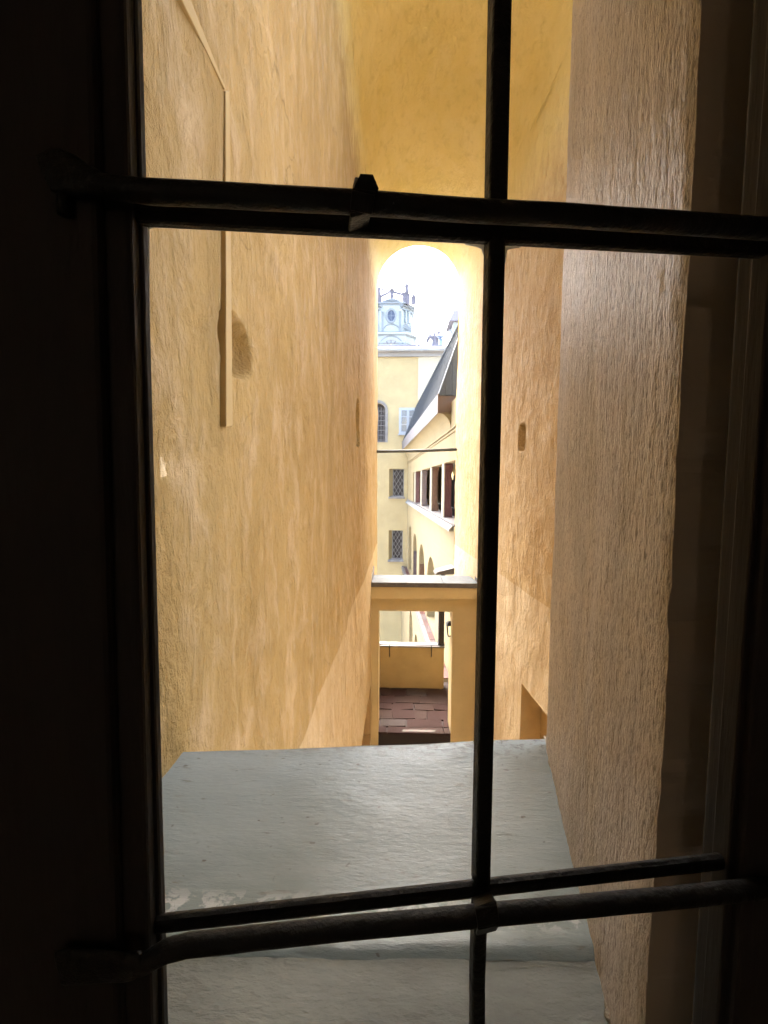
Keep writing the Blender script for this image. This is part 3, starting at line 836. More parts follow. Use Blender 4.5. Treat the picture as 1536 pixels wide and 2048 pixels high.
mb.hexa([(xs[0] + 0.02, GY0, z_cap), (xs[0] + 0.03, GY2 + 0.1, z_cap), (xs[0] + 0.03, GY2 + 0.1, z_cap + 0.20), (xs[0] + 0.02, GY0, z_cap + 0.04)],
        [(xs[0] - 0.04, GY0, z_cap), (xs[0] - 0.02, GY2 + 0.1, z_cap), (xs[0] - 0.02, GY2 + 0.1, z_cap + 0.20), (xs[0] - 0.04, GY0, z_cap + 0.04)])
mb.build('flashing', M['flash'], gate)
mb = MB(); q = [at_y(870, 1150, GY2 + 0.12), at_y(909, 1149, GY2 + 0.12), at_y(909, 1136, GY2 + 0.12), at_y(875, 1144.5, GY2 + 0.12)]
mb.hexa([p + Vector((0, 0.5, 0.0)) for p in q], q); mb.build('flashing', M['flash'], gate)

# =================================================================== walkway floor of red marble slabs
wf = MB(); wf.span((-0.8, 9.40, FLOOR - 1.2), (2.3, 12.0, FLOOR - 0.035))
M['riser'] = simple('dark_step_stone', (0.022, 0.013, 0.012), 0.8, 0.3, 6)
walk = struct(wf.build('walkway', M['riser']))
rnd = random.Random(11)
ys = [9.38, 9.64, 9.98, 10.40, 10.72, 11.10, 11.5, 11.95]
for r in range(len(ys) - 1):
    x = -0.72
    while x < 2.2:
        w = rnd.uniform(0.25, 0.95)
        x1 = min(x + w, 2.25)
        mb = MB(); j = lambda: rnd.uniform(-0.035, 0.035)
        z = FLOOR + rnd.uniform(-0.004, 0.004)
        base = [(x + 0.007 + j(), ys[r] + 0.007 + j() * (r > 0)), (x1 - 0.007 + j(), ys[r] + 0.007 + j() * (r > 0)), (x1 - 0.007 + j(), ys[r + 1] - 0.007 + j()), (x + 0.007 + j(), ys[r + 1] - 0.007 + j())]
        mb.hexa([(p[0], p[1], FLOOR - 0.05) for p in base], [(p[0], p[1], z) for p in base])
        mb.build('slab', RED[rnd.randrange(4)], walk, 0.006)
        x = x1
b = MB(); b.span((-0.9, 1.16, FLOOR - 1.3), (3.4, 9.36, FLOOR - 1.1)); struct(b.build('passage_floor', M['bounce_floor']))
# chevron warning tape stuck along the step edge
tape = empty('warning_tape', 'worn strip of diagonal striped tape along the step edge', 'tape')
ta, tb2 = at_y(803, 1460, 9.46), at_y(868, 1460, 9.46)
tw = (tb2.x - ta.x) / 9
M['tape_light'] = simple('worn_tape_cream', (0.075, 0.066, 0.05), 0.6, 0.2, 20)
M['tape_dark'] = simple('worn_tape_dark', (0.10, 0.06, 0.055), 0.6, 0.2, 20)
for k in range(9):
    x = ta.x + tw * k
    mb = MB(); sk = 0.05
    a = [(x, 9.425, FLOOR + 0.005), (x + tw, 9.425, FLOOR + 0.005), (x + tw + sk, 9.505, FLOOR + 0.005), (x + sk, 9.505, FLOOR + 0.005)]
    mb.hexa(a, [(p[0], p[1], p[2] + 0.003) for p in a])
    mb.build('stripe', M['tape_light'] if k % 2 == 0 else M['tape_dark'], tape)

# =================================================================== parapet beyond the gateway
PY = at_z(825, 1376, FLOOR).y
px0, px1 = at_y(752, 1330, PY).x, at_y(888, 1330, PY).x
ptop = at_y(825, 1295, PY).z
par = empty('parapet', 'ochre parapet wall with a pale stone coping behind the gateway', 'parapet')
mb = MB(); mb.span((px0, PY, FLOOR - 0.2), (px1, PY + 0.26, ptop)); M['parapet'] = simple('shade_browned_parapet', (0.37, 0.27, 0.13), 0.8, 0.12, 2.0, 0.25, 30)  # ochre browned to put the parapet's shade into its colour
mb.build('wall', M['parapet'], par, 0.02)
xs2 = [px0, px0 + 0.62, px0 + 1.25, px1 + 0.02]
for k in range(3):
    mb = MB(); mb.span((xs2[k] + 0.004, PY - 0.02, ptop + 0.003), (xs2[k + 1] - 0.004, PY + 0.29, ptop + 0.05)); mb.build('coping_slab', M['sill_stone'], par, 0.006)
post = MB(); q0, q1 = at_y(877, 1293, PY + 0.05), at_y(888, 1293, PY + 0.05)
post.span((q0.x, PY + 0.05, ptop + 0.052), (q1.x, PY + 0.22, z_op + 0.5)); post.span((q0.x - 0.015, PY + 0.04, ptop + 0.052), (q1.x + 0.01, PY + 0.235, ptop + 0.12))
tag(post.build('wooden_post', M['frame_wood'], None, 0.008), 'black square post standing on the parapet end beside the lantern', 'post')
rail = empty('handrail', 'thin black iron handrail fixed along the parapet top', 'handrail')
ry = PY - 0.05; rz = at_y(825, 1290, ry).z
mb = MB(); xa, xb = at_y(757, 1290, ry).x, at_y(889, 1289, ry).x
mb.tube([(xa, ry, rz), (xb - 0.05, ry, rz), (xb, ry, rz + 0.01), (xb + 0.02, ry, rz + 0.05), (xb, ry, rz + 0.09)], 0.012, 8); mb.build('rail', M['iron'], rail)
for pxx in (779, 863):
    mb = MB(); p = at_y(pxx, 1300, ry); mb.tube([(p.x, ry, rz), (p.x, ry, at_y(pxx, 1313, ry).z), (p.x, PY + 0.01, at_y(pxx, 1315, ry).z)], 0.013, 8); mb.build('bracket', M['iron'], rail)

# lantern on the gateway pier
lan = empty('wall_lantern', 'small black lantern with a lit candle on the gateway pier', 'lantern')
LY = GY2 - 0.25
lc = at_y(900.5, 1260, LY); s = LY / FOC
mb = MB()
s *= 1.25
tw_, bw_, hh = 5.6 * s, 3.6 * s, 9.0 * s
top = [(lc.x + sx * tw_, LY + sy * tw_, lc.z + hh) for sx, sy in ((-1, -1), (1, -1), (1, 1), (-1, 1))]
bot = [(lc.x + sx * bw_, LY + sy * bw_, lc.z - hh) for sx, sy in ((-1, -1), (1, -1), (1, 1), (-1, 1))]
for k in range(4):
    mb.bar(bot[k], top[k], 0.014, 0.014); mb.bar(top[k], top[(k + 1) % 4], 0.016, 0.016); mb.bar(bot[k], bot[(k + 1) % 4], 0.018, 0.018)
mb.build('cage', M['iron'], lan)
mb = MB(); ap = [(lc.x + sx * 2.6 * s, LY + sy * 2.6 * s, lc.z + hh + 5.5 * s) for sx, sy in ((-1, -1), (1, -1), (1, 1), (-1, 1))]
rim = [(lc.x + sx * 7 * s, LY + sy * 7 * s, lc.z + hh + 0.5 * s) for sx, sy in ((-1, -1), (1, -1), (1, 1), (-1, 1))]
mb.hexa(rim, ap); mb.bar((lc.x, LY, lc.z + hh + 5 * s), (xo1 + 0.03, LY, lc.z + hh + 5 * s), 0.03, 0.03); mb.build('hood', M['iron'], lan)
mb = MB(); mb.lathe((lc.x, LY, lc.z - hh + 0.02), [(2.6 * s, 0), (2.8 * s, 10 * s), (2.6 * s, 12.5 * s), (0.9 * s, 13 * s), (0.2 * s, 16 * s)], 12); mb.build('candle', M['flame'], lan)

# =================================================================== gallery house along the courtyard (right)
GP0 = at_y(910, 970, 12.0).xy.to_3d(); GP1 = at_y(815, 970, 29.5).xy.to_3d()
gd = (GP1 - GP0).normalized(); gn = Vector((-gd.y, gd.x, 0))        # gn points into the courtyard
FARY = 29.5
def gq(px, py, off=0.0):
    p = on_plane(px, py, GP0 + gn * off, gn); return ((p - GP0).dot(gd), p.z)
def gfn(u, v, w): return GP0 + gd * u + gn * w + Vector((0, 0, v))
def gfo(off): return lambda u, v, w: gfn(u, v, w + off)
UF = (FARY - GP0.y) / gd.y - 0.02
U0 = -0.25
house = empty('gallery_house', 'yellow courtyard house with an open pillared gallery above an arcade', 'house')
gt0, gt1 = gq(826, 945), gq(910, 920); gb0, gb1 = gq(826, 1003.5), gq(910, 1048)
ext = lambda a, b_, u: (u, b_[1] + (a[1] - b_[1]) * (u - b_[0]) / (a[0] - b_[0]))
gal = [ext(gb0, gb1, -0.2), gb0, gt0, ext(gt0, gt1, -0.2)]
arches = []
for cpx, top, w in ((820.3, 1052, 2.3), (830, 1067.5, 2.35), (843.5, 1088.5, 2.4), (862.5, 1114, 2.4)):
    u, z = gq(cpx, top); arches.append((u, z, w))
mb = MB()
# wall in two storeys, butted at the string course
zs = -2.3
mb.plate([(U0, zs), (UF, zs), (UF, 2.6), (U0, 2.6)], [gal], 0.35, gfn)
mb.build('gallery_wall', M['log_yellow'], house)
mb = MB()
mb.plate([(U0, FLOOR - 0.1), (UF, FLOOR - 0.1), (UF, zs - 0.002), (U0, zs - 0.002)], [arch_pts(u, w, z, FLOOR + 0.05) for u, z, w in arches], 0.75, gfn)
mb.build('arcade_wall', M['log_yellow'], house)
# stone linings in two of the arches and dark doors behind
for i, (u, z, w) in enumerate(arches):
    if i in (1, 2):
        mb = MB(); a, c = gfn(u + w / 2 - 0.02, FLOOR, -0.03), gfn(u + w / 2 + 0.05, z - w * 0.55, -0.73)
        P = [gfn(u + w / 2 - 0.03, FLOOR + 0.06, -0.04), gfn(u + w / 2 - 0.03, FLOOR + 0.06, -0.74), gfn(u + w / 2 + 0.05, FLOOR + 0.06, -0.74), gfn(u + w / 2 + 0.05, FLOOR + 0.06, -0.04)]
        mb.hexa(P, [p + Vector((0, 0, z - w * 0.52 - FLOOR - 0.06)) for p in P])
        mb.build('stone_lining', PINK[2] if i == 1 else PILLAR[1], house)
mb = MB(); mb.plate(rect(U0 + 1, UF, FLOOR - 0.1, zs), [], 0.15, gfo(-2.7)); mb.build('arcade_back_wall', M['log_in'], house)
for i, (u, z, w) in enumerate(arches):
    if i in (1, 2, 3):
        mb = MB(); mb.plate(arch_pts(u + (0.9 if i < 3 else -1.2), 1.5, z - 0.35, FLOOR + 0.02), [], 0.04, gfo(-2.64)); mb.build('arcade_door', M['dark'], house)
mb = MB(); mb.plate(rect(U0, UF, zs - 0.05, zs + 0.1), [], 2.3, gfo(-0.4)); mb.build('gallery_floor', M['sill_stone'], house)
# gallery interior
gz0, gz1 = zs + 0.1, gt1[1] + 0.35
mb = MB(); mb.plate(rect(U0, UF, gz0, 3.4), [], 0.15, gfo(-2.5)); mb.build('gallery_back_wall', M['log_in'], house)
mb = MB(); mb.plate(rect(U0, UF, gz1 + 0.05, gz1 + 0.2), [], 2.14, gfo(-0.36)); mb.build('gallery_ceiling', M['far_pale'], house)
for ua, ub in ((gq(846, 970)[0] + 2.2, gq(846, 970)[0] + 6.2), (UF - 2.0, UF - 0.3)):
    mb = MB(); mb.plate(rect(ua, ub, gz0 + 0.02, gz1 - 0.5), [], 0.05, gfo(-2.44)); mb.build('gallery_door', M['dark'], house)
# gallery parapet coping slabs (pale marble) and the sloped weathering ledge
nsl = 9
for k in range(nsl):
    ua = U0 + (UF - U0) * k / nsl; ub = U0 + (UF - U0) * (k + 1) / nsl
    za = ext(gb0, gb1, ua)[1]; zb = ext(gb0, gb1, ub)[1]
    mb = MB()
    mb.hexa([gfn(ua + 0.006, za - 0.07, 0.05), gfn(ub - 0.006, zb - 0.07, 0.05), gfn(ub - 0.006, zb - 0.07, -0.5), gfn(ua + 0.006, za - 0.07, -0.5)],
            [gfn(ua + 0.006, za + 0.004, 0.05), gfn(ub - 0.006, zb + 0.004, 0.05), gfn(ub - 0.006, zb + 0.004, -0.5), gfn(ua + 0.006, za + 0.004, -0.5)])
    mb.build('coping_slab', M['sill_stone'], house, 0.008)
l0, l1 = gq(815, 1008, 0.12), gq(899, 1063, 0.12)
mb = MB(); la, lb = ext(l0, l1, l1[0]), ext(l0, l1, UF)
for (u, z) in (la,): pass
mb.hexa([gfn(la[0], la[1], 0.002), gfn(la[0], la[1], 0.14), gfn(la[0], la[1] + 0.07, 0.14), gfn(la[0], la[1] + 0.20, 0.002)],
        [gfn(lb[0], lb[1], 0.002), gfn(lb[0], lb[1], 0.14), gfn(lb[0], lb[1] + 0.07, 0.14), gfn(lb[0], lb[1] + 0.20, 0.002)])
mb.build('weathering_ledge', M['far_white'], house)
# pillars: red marble shaft, swelling at head and foot, plastered courtyard face
for i, (pxl, mat) in enumerate(((886, 0), (861.5, 1), (842, 2), (829.5, 3))):
    u = gq(pxl, 980)[0] + 0.15
    zb = ext(gb0, gb1, u)[1] + 0.004; zt = ext(gt0, gt1, u)[1]
    P = empty_dummy = None
    mb = MB(); prof = [(0, 0.12), (0.12, 0.12), (0.2, 0.095), (0.8, 0.095), (0.88, 0.12), (1, 0.12)]
    rings = []
    for t, hw in prof:
        z = zb + (zt - zb) * t
        rings.append([gfn(u - 0.17, z, -0.06), gfn(u + 0.17, z, -0.06), gfn(u + 0.17, z, -0.10 - 2 * hw), gfn(u - 0.17, z, -0.10 - 2 * hw)])
    vs = [p for r in rings for p in r]; fs = [(0, 3, 2, 1), tuple(4 * (len(rings) - 1) + k for k in range(4))]
    for r in range(len(rings) - 1):
        for k in range(4): fs.append((r * 4 + k, r * 4 + (k + 1) % 4, r * 4 + 4 + (k + 1) % 4, r * 4 + 4 + k))
    mb.add(vs, fs); pil = mb.build('pillar', PILLAR[mat], house, 0.01)
    mb = MB(); mb.hexa([gfn(u - 0.175, zb, -0.055), gfn(u + 0.175, zb, -0.055), gfn(u + 0.175, zb, -0.01), gfn(u - 0.175, zb, -0.01)],
                       [gfn(u - 0.175, zt, -0.055), gfn(u + 0.175, zt, -0.055), gfn(u + 0.175, zt, -0.01), gfn(u - 0.175, zt, -0.01)])
    mb.build('plaster_face', M['far_pale'], pil)
# gallery handrail
mb = MB(); ra, rb_ = gfn(0.1, gb1[1] + 0.28, -0.55), gfn(UF - 0.2, gb0[1] + 0.28, -0.55)
mb.tube([ra, rb_], 0.018, 8)
for k in range(12):
    p = ra.lerp(rb_, (k + 0.3) / 12); mb.tube([p, p - Vector((0, 0, 0.32))], 0.014, 6)
mb.build('gallery_rail', M['iron'], house)
# coved eaves, fascia box and steep zinc roof
cz0, cz1 = gq(815, 925), gq(908, 856)
f0b, f1b = gq(808.5, 896, 0.42), gq(876, 826, 0.42); f0t, f1t = gq(806.5, 880, 0.42), gq(876, 788, 0.42)
lin = lambda a, b_, u: b_[1] + (a[1] - b_[1]) * (u - b_[0]) / (a[0] - b_[0])
UN = f1b[0]
mb = MB(); npf = 9
secs = []
for u in (UN, UF):
    zc = lin(cz0, cz1, u) + 0.02; zf = lin(f0b, f1b, u)
    sec = [(0.0, zc)]
    for k in range(npf):
        a = math.pi / 2 * k / (npf - 1); sec.append((0.40 * (1 - math.cos(a)) + 0.01, zc + (zf - zc) * math.sin(a)))
    sec += [(0.40, zf + 0.03), (0.0, zf + 0.03)]
    secs.append([gfn(u, z, w) for w, z in sec])
mb.hexa(secs[0], secs[1]); mb.build('coved_eaves', M['log_yellow'], house)
for dz, ww in ((0.0, 0.07), (-0.10, 0.045)):
    mb = MB(); A = gfn(-0.3, lin(cz0, cz1, -0.3) + dz, ww / 2); B = gfn(UF, lin(cz0, cz1, UF) + dz, ww / 2)
    mb.bar(A, B, ww, 0.05); mb.build('string_moulding', M['log_yellow'], house)
for k in range(12):
    ua = UN + 0.03 + (UF - UN - 0.03) * k / 12; ub = UN + 0.03 + (UF - UN - 0.03) * (k + 1) / 12 - 0.01
    mb = MB()
    mb.hexa([gfn(ua, lin(f0b, f1b, ua), 0.40), gfn(ub, lin(f0b, f1b, ub), 0.40), gfn(ub, lin(f0t, f1t, ub), 0.40), gfn(ua, lin(f0t, f1t, ua), 0.40)],
            [gfn(ua, lin(f0b, f1b, ua), 0.43), gfn(ub, lin(f0b, f1b, ub), 0.43), gfn(ub, lin(f0t, f1t, ub), 0.43), gfn(ua, lin(f0t, f1t, ua), 0.43)])
    mb.build('fascia_board', M['fascia'], house)
mb = MB(); zb_, zt_ = lin(f0b, f1b, UN), lin(f0t, f1t, UN)
mb.hexa([gfn(UN, zb_, 0.43), gfn(UN, zb_ - 0.05, -0.25), gfn(UN, zt_ - 0.06, -0.25), gfn(UN, zt_, 0.43)],
        [gfn(UN + 0.025, zb_, 0.43), gfn(UN + 0.025, zb_ - 0.05, -0.25), gfn(UN + 0.025, zt_ - 0.06, -0.25), gfn(UN + 0.025, zt_, 0.43)])
eo_ = mb.build('eaves_end_board', M['brown'], house); eo_['label'] = 'brown painted end board of the eaves'
mb = MB(); mb.hexa([gfn(UN + 0.03, zb_ + 0.03, 0.40), gfn(UF, lin(f0b, f1b, UF) + 0.03, 0.40), gfn(UF, lin(f0b, f1b, UF) + 0.03, -0.3), gfn(UN + 0.03, zb_ + 0.03, -0.3)],
                   [gfn(UN + 0.03, zt_ - 0.04, 0.40), gfn(UF, lin(f0t, f1t, UF) - 0.04, 0.40), gfn(UF, lin(f0t, f1t, UF) - 0.04, -0.3), gfn(UN + 0.03, zt_ - 0.04, -0.3)])
mb.build('eaves_box', M['flash'], house)
r0, r1 = gq(829, 822, -0.52), gq(912, 664, -0.52)
roof = empty('roof', '', ''); del roof['label']; del roof['category']
roof.parent = house
mb = MB()
def rp(u, t, w=0.0):
    zb = lin(f0t, f1t, u) - 0.005; zt = lin(r0, r1, u)
    return gfn(u, zb + (zt - zb) * t, 0.40 - 0.92 * t + w)
ns = 28; us = [UN + 0.01 + (UF - UN - 0.02) * k / ns for k in range(ns + 1)]
for k in range(ns):
    mb = MB(); a, c = us[k] + 0.012, us[k + 1] - 0.004
    mb.hexa([rp(a, 0, -0.03), rp(c, 0, -0.03), rp(c, 1, -0.03), rp(a, 1, -0.03)], [rp(a, 0), rp(c, 0), rp(c, 1), rp(a, 1)])
    mb.build('roof_sheet', M['zinc'], roof)
for k in range(1, ns):
    mb = MB(); mb.bar(rp(us[k], 0.0, 0.012), rp(us[k], 1.0, 0.012), 0.02, 0.03); mb.build('roof_seam', M['zinc'], roof)
mb = MB(); mb.bar(rp(us[0], 1.0, 0.0), rp(us[-1], 1.0, 0.0), 0.12, 0.06); mb.build('roof_ridge', M['zinc'], roof)
mb = MB(); mb.hexa([rp(us[0], 0, -0.04), rp(us[-1], 0, -0.04), rp(us[-1], 1, -0.04), rp(us[0], 1, -0.04)],
                   [gfn(us[0], 2.7, -3.2), gfn(us[-1], 3.0, -3.2), gfn(us[-1], lin(r0, r1, us[-1]) - 0.3, -3.2), gfn(us[0], lin(r0, r1, us[0]) - 0.3, -3.2)])
mb.build('roof_core', M['flash'], roof)
gzt = lin(r0, r1, UN)
for k in range(9):
    wa, wb = 0.39 - 0.2 * k, 0.39 - 0.2 * (k + 1) + 0.006
    za, zb2 = (zt_ + (gzt - zt_) * min(1, (0.40 - w) / 0.92) for w in (wa, wb))
    lo_ = zt_ - 0.06
    P = [(wa, lo_), (wb, lo_), (wb, zb2), (wa, max(za, lo_ + 0.01))]
    mb = MB(); mb.hexa([gfn(UN - 0.03 - 0.008 * (k % 2), z, w) for w, z in P], [gfn(UN + 0.005, z, w) for w, z in P]); mb.build('gable_sheet', M['zinc'], roof)
# lower storey below the terrace, proud of the arcade
LO = 0.38
lowp = []
for cpx, top in ((822, 1223), (833, 1271)):
    u, z = gq(cpx, top, LO); lowp.append(arch_pts(u, 2.0, z, GROUND + 0.02))
mb = MB(); mb.plate(rect(U0 + 0.6, UF, GROUND, FLOOR - 0.20), lowp, 0.6, gfo(LO)); mb.build('lower_wall', M['log_yellow'], house)
mb = MB(); mb.plate(rect(U0 + 0.6, UF, GROUND, FLOOR - 0.3), [], 0.1, gfo(LO - 2.0)); mb.build('lower_back_wall', M['log_in'], house)
# terrace kerb and its marble slabs
mb = MB(); mb.plate(rect(U0 + 0.5, UF, FLOOR - 0.198, FLOOR - 0.06), [], 3.0, gfo(LO)); struct(mb.build('terrace', M['mortar']))
terr = bpy.data.objects['terrace']
nk = 22
for k in range(nk):
    ua = U0 + 0.5 + (UF - U0 - 0.5) * k / nk; ub = U0 + 0.5 + (UF - U0 - 0.5) * (k + 1) / nk
    mb = MB(); mb.plate(rect(ua + 0.005, ub - 0.005, FLOOR - 0.18, FLOOR + 0.03), [], 0.16, gfo(LO + 0.02)); mb.build('kerb_stone', M['sill_stone'], terr, 0.008)
    off = LO - 0.15
    for r, wd in enumerate((0.75, 0.85, 0.95)):
        sh = 0.2 * (r % 2)
        mb = MB(); mb.plate(rect(ua + 0.008 + sh, ub - 0.008 + sh, FLOOR - 0.058, FLOOR - 0.02 + rnd.uniform(-0.006, 0.006)), [], wd - 0.016, gfo(off)); mb.build('slab', PINK[rnd.randrange(3)], terr, 0.008)
        off -= wd
# rail along the terrace kerb
# gallery wall lamp
gl = MB(); lp = on_plane(905, 951, GP0 + gn * -2.40, gn); s = lp.y / FOC
for k in range(6):
    a = math.pi * k / 3 + 0.3; L = (9 if k % 3 == 0 else 5) * s
    tip = lp + Vector((0, 0, 1)) * (L * math.cos(a)) + gd * (L * math.sin(a) * 0.8)
    gl.tube([lp, tip], [2.6 * s, 0.3 * s], 8)
tag(gl.build('gallery_lamp', M['lamp_glow']), 'small star shaped lit lamp on the gallery back wall', 'lamp')

# =================================================================== far house closing the courtyard
far = empty('courtyard_house', 'tall pale yellow house closing the courtyard with lattice windows', 'house')
def fu(px, py, y=FARY): p = at_y(px, py, y); return (p.x, p.z)
def ffn(u, v, w): return Vector((u, FARY - w, v))
def ffo(off): return lambda u, v, w: ffn(u, v, w + off)
XL, XR = fu(640, 900)[0], fu(960, 900)[0]
ztop = fu(800, 712)[1]
w1a, w1b = fu(778, 994), fu(808.5, 938); w2a, w2b = fu(777, 1120), fu(806, 1061)
ca, cb = fu(800, 866), fu(832, 818)
ar_u = fu(756, 880)[0]; ar_r = fu(770.5, 880)[0]; ar_top = fu(760, 806)[1]; ar_bot = fu(760, 884)[1]
aw = 2 * (ar_r - ar_u)
xp = fu(836, 760)[0]
mb = MB()
mb.plate([(XL, GROUND), (XR, GROUND), (XR, ztop), (XL, ztop)],
         [rect(w1a[0], w1b[0], w1a[1], w1b[1]), rect(w2a[0], w2b[0], w2a[1], w2b[1]), rect(ca[0], cb[0], ca[1], cb[1]), arch_pts(ar_u, aw, ar_top, ar_bot)], 0.45, ffn)
mb.build('wall', M['far_yellow'], far)
mb = MB(); mb.plate(rect(xp, XR, cb[1] + 0.02 + 0.6, ztop - 0.01), [], 0.05, ffo(0.052)); mb.build('pale_wall_panel', M['far_pale'], far)
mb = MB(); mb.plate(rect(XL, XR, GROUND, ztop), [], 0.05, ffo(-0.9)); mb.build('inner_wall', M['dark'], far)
def lattice_window(a, c):
    w = empty_part('lattice_window', far)
    x0 = a[0] + (c[0] - a[0]) * 0.24
    mb = MB(); mb.hexa([ffn(a[0] - 0.0, a[1], -0.02), ffn(x0, a[1], -0.40), ffn(a[0], a[1], -0.40)], [ffn(a[0], c[1], -0.02), ffn(x0, c[1], -0.40), ffn(a[0], c[1], -0.40)])
    mb.build('splayed_reveal', M['far_yellow'], w)
    mb = MB(); mb.plate(rect(x0, c[0], a[1], c[1]), [rect(x0 + 0.06, c[0] - 0.06, a[1] + 0.10, c[1] - 0.08)], 0.06, ffo(-0.30)); mb.build('frame', M['stone_grey'], w)
    mb = MB(); mb.plate(rect(x0 + 0.05, c[0] - 0.05, a[1] + 0.05, c[1] - 0.05), [], 0.02, ffo(-0.40)); mb.build('pane', M['dark'], w)
    mb = MB(); W, H = c[0] - x0, c[1] - a[1]
    nx = 3; sx = W / nx; sz = sx * 1.75
    k = -12
    cl = lambda p, q: clip_seg(p, q, x0 + 0.02, c[0] - 0.02, a[1] + 0.06, c[1] - 0.04)
    for k in range(-14, 15):
        for sg in (1, -1):
            u0_ = x0 + k * sx
            p, q = (u0_, a[1]), (u0_ + sg * 20 * sx, a[1] + 20 * sz)
            r = cl(p, q)
            if r: mb.bar(ffn(r[0][0], r[0][1], -0.24), ffn(r[1][0], r[1][1], -0.24), 0.03, 0.03, up=Vector((0, 1, 0)))
    mb.build('lattice', M['lattice'], w)
    mb = MB(); mb.hexa([ffn(a[0] - 0.06, a[1] - 0.12, -0.3), ffn(c[0] + 0.06, a[1] - 0.12, -0.3), ffn(c[0] + 0.06, a[1] - 0.12, 0.14), ffn(a[0] - 0.06, a[1] - 0.12, 0.14)],
                       [ffn(a[0] - 0.03, a[1] + 0.10, -0.3), ffn(c[0] + 0.03, a[1] + 0.10, -0.3), ffn(c[0] + 0.06, a[1] - 0.02, 0.14), ffn(a[0] - 0.06, a[1] - 0.02, 0.14)])
    mb.build('sill', M['stone_grey'], w)
def empty_part(name, parent):
    o = bpy.data.objects.new(name, None); COL.objects.link(o); o.parent = parent; return o
def clip_seg(p, q, x0, x1, z0, z1):
    t0, t1 = 0.0, 1.0; dx, dz = q[0] - p[0], q[1] - p[1]
    for pp, qq in ((-dx, p[0] - x0), (dx, x1 - p[0]), (-dz, p[1] - z0), (dz, z1 - p[1])):
        if pp == 0:
            if qq < 0: return None
        else:
            r = qq / pp
            if pp < 0: t0 = max(t0, r)
            else: t1 = min(t1, r)
    if t1 - t0 < 1e-3: return None
    return ((p[0] + dx * t0, p[1] + dz * t0), (p[0] + dx * t1, p[1] + dz * t1))
lattice_window(w1a, w1b); lattice_window(w2a, w2b)
cw = empty_part('casement_window', far)
mx_ = (ca[0] + cb[0]) / 2
mb = MB(); mb.plate(rect(ca[0] - 0.08, cb[0] + 0.08, ca[1] - 0.08, cb[1] + 0.08), [rect(ca[0] + 0.1, mx_ - 0.09, ca[1] + 0.1, cb[1] - 0.1), rect(mx_ + 0.09, cb[0] - 0.1, ca[1] + 0.1, cb[1] - 0.1)], 0.09, ffo(0.05)); mb.build('frame', M['win_frame'], cw)
M['far_glass'] = simple('courtyard_window_glass', (0.20, 0.22, 0.24), 0.15, 0.15)
for (a, c) in ((ca[0] + 0.1, mx_ - 0.09), (mx_ + 0.09, cb[0] - 0.1)):
    mb = MB(); mb.plate(rect(a, c, ca[1] + 0.1, cb[1] - 0.1), [], 0.02, ffo(-0.03)); mb.build('pane', M['far_glass'], cw)
    for t in (0.36, 0.68):
        z = ca[1] + (cb[1] - ca[1]) * t
        mb = MB(); mb.plate(rect(a, c, z - 0.025, z + 0.025), [], 0.03, ffo(0.0)); mb.build('glazing_bar', M['win_frame'], cw)
mb = MB(); mb.span((ca[0] - 0.15, FARY - 0.16, ca[1] - 0.16), (cb[0] + 0.15, FARY - 0.052, ca[1] - 0.09)); mb.build('sill', M['win_frame'], cw)
aw_ = empty_part('arched_window', far)
mb = MB(); mb.plate(arch_pts(ar_u, aw + 0.36, ar_top + 0.20, ar_bot - 0.02), [arch_pts(ar_u, aw - 0.02, ar_top - 0.01, ar_bot + 0.04)], 0.10, ffo(0.06)); mb.build('stone_surround', M['stone_grey'], aw_)
mb = MB(); mb.plate(arch_pts(ar_u, aw, ar_top, ar_bot + 0.02), [], 0.03, ffo(-0.30)); mb.build('pane', M['dark'], aw_)
mb = MB()
for k in range(5):
    x = ar_u - aw / 2 + aw * (k + 0.5) / 5; mb.bar(ffn(x, ar_bot + 0.02, -0.26), ffn(x, ar_top - 0.25, -0.26), 0.025, 0.025, up=Vector((0, 1, 0)))
for k in range(7):
    z = ar_bot + (ar_top - ar_bot) * (k + 0.5) / 8; mb.bar(ffn(ar_u - aw / 2 + 0.03, z, -0.26), ffn(ar_u + aw / 2 - 0.03, z, -0.26), 0.025, 0.025)
mb.build('lattice', M['lattice'], aw_)
# cornice, gutter, roof
mb = MB(); zc0 = fu(800, 714)[1]; zc1 = fu(800, 706)[1]
mb.span((XL, FARY - 0.16, zc0), (XR, FARY + 0.3, zc1)); mb.span((XL, FARY - 0.34, zc1 + 0.002), (XR, FARY + 0.3, zc1 + 0.10)); mb.build('cornice', M['far_white'], far)
mb = MB(); gz = fu(800, 702.5)[1]; mb.tube([(XL, FARY - 0.46, gz), (XR, FARY - 0.46, gz)], 0.12, 12)
for k in range(7):
    x = XL + (XR - XL) * (k + 0.4) / 7; mb.bar((x, FARY - 0.60, gz - 0.02), (x, FARY - 0.32, gz + 0.02), 0.05, 0.30)
mb.build('gutter', M['win_frame'], far)
rz0 = gz + 0.10; ry1 = FARY + 1.6; rz1 = at_y(800, 693.5, ry1).z
mb = MB(); mb.hexa([(XL, FARY - 0.40, rz0), (XR, FARY - 0.40, rz0), (XR, ry1, rz1), (XL, ry1, rz1)], [(XL, FARY - 0.40, rz0 - 0.1), (XR, FARY - 0.40, rz0 - 0.1), (XR, ry1, rz1 - 0.6), (XL, ry1, rz1 - 0.6)])
mb.build('roof', M['roof_white'], far)
mb = MB(); zz = at_y(800, 692, ry1).z
x1_ = at_y(842, 692, ry1).x; x2_ = at_y(866, 693, ry1).x; x3_ = at_y(895, 693, ry1).x
mb.tube([(XL, ry1, zz), (x1_, ry1, zz)], 0.075, 6); mb.tube([(x2_, ry1, zz), (x3_, ry1, zz)], 0.05, 6)
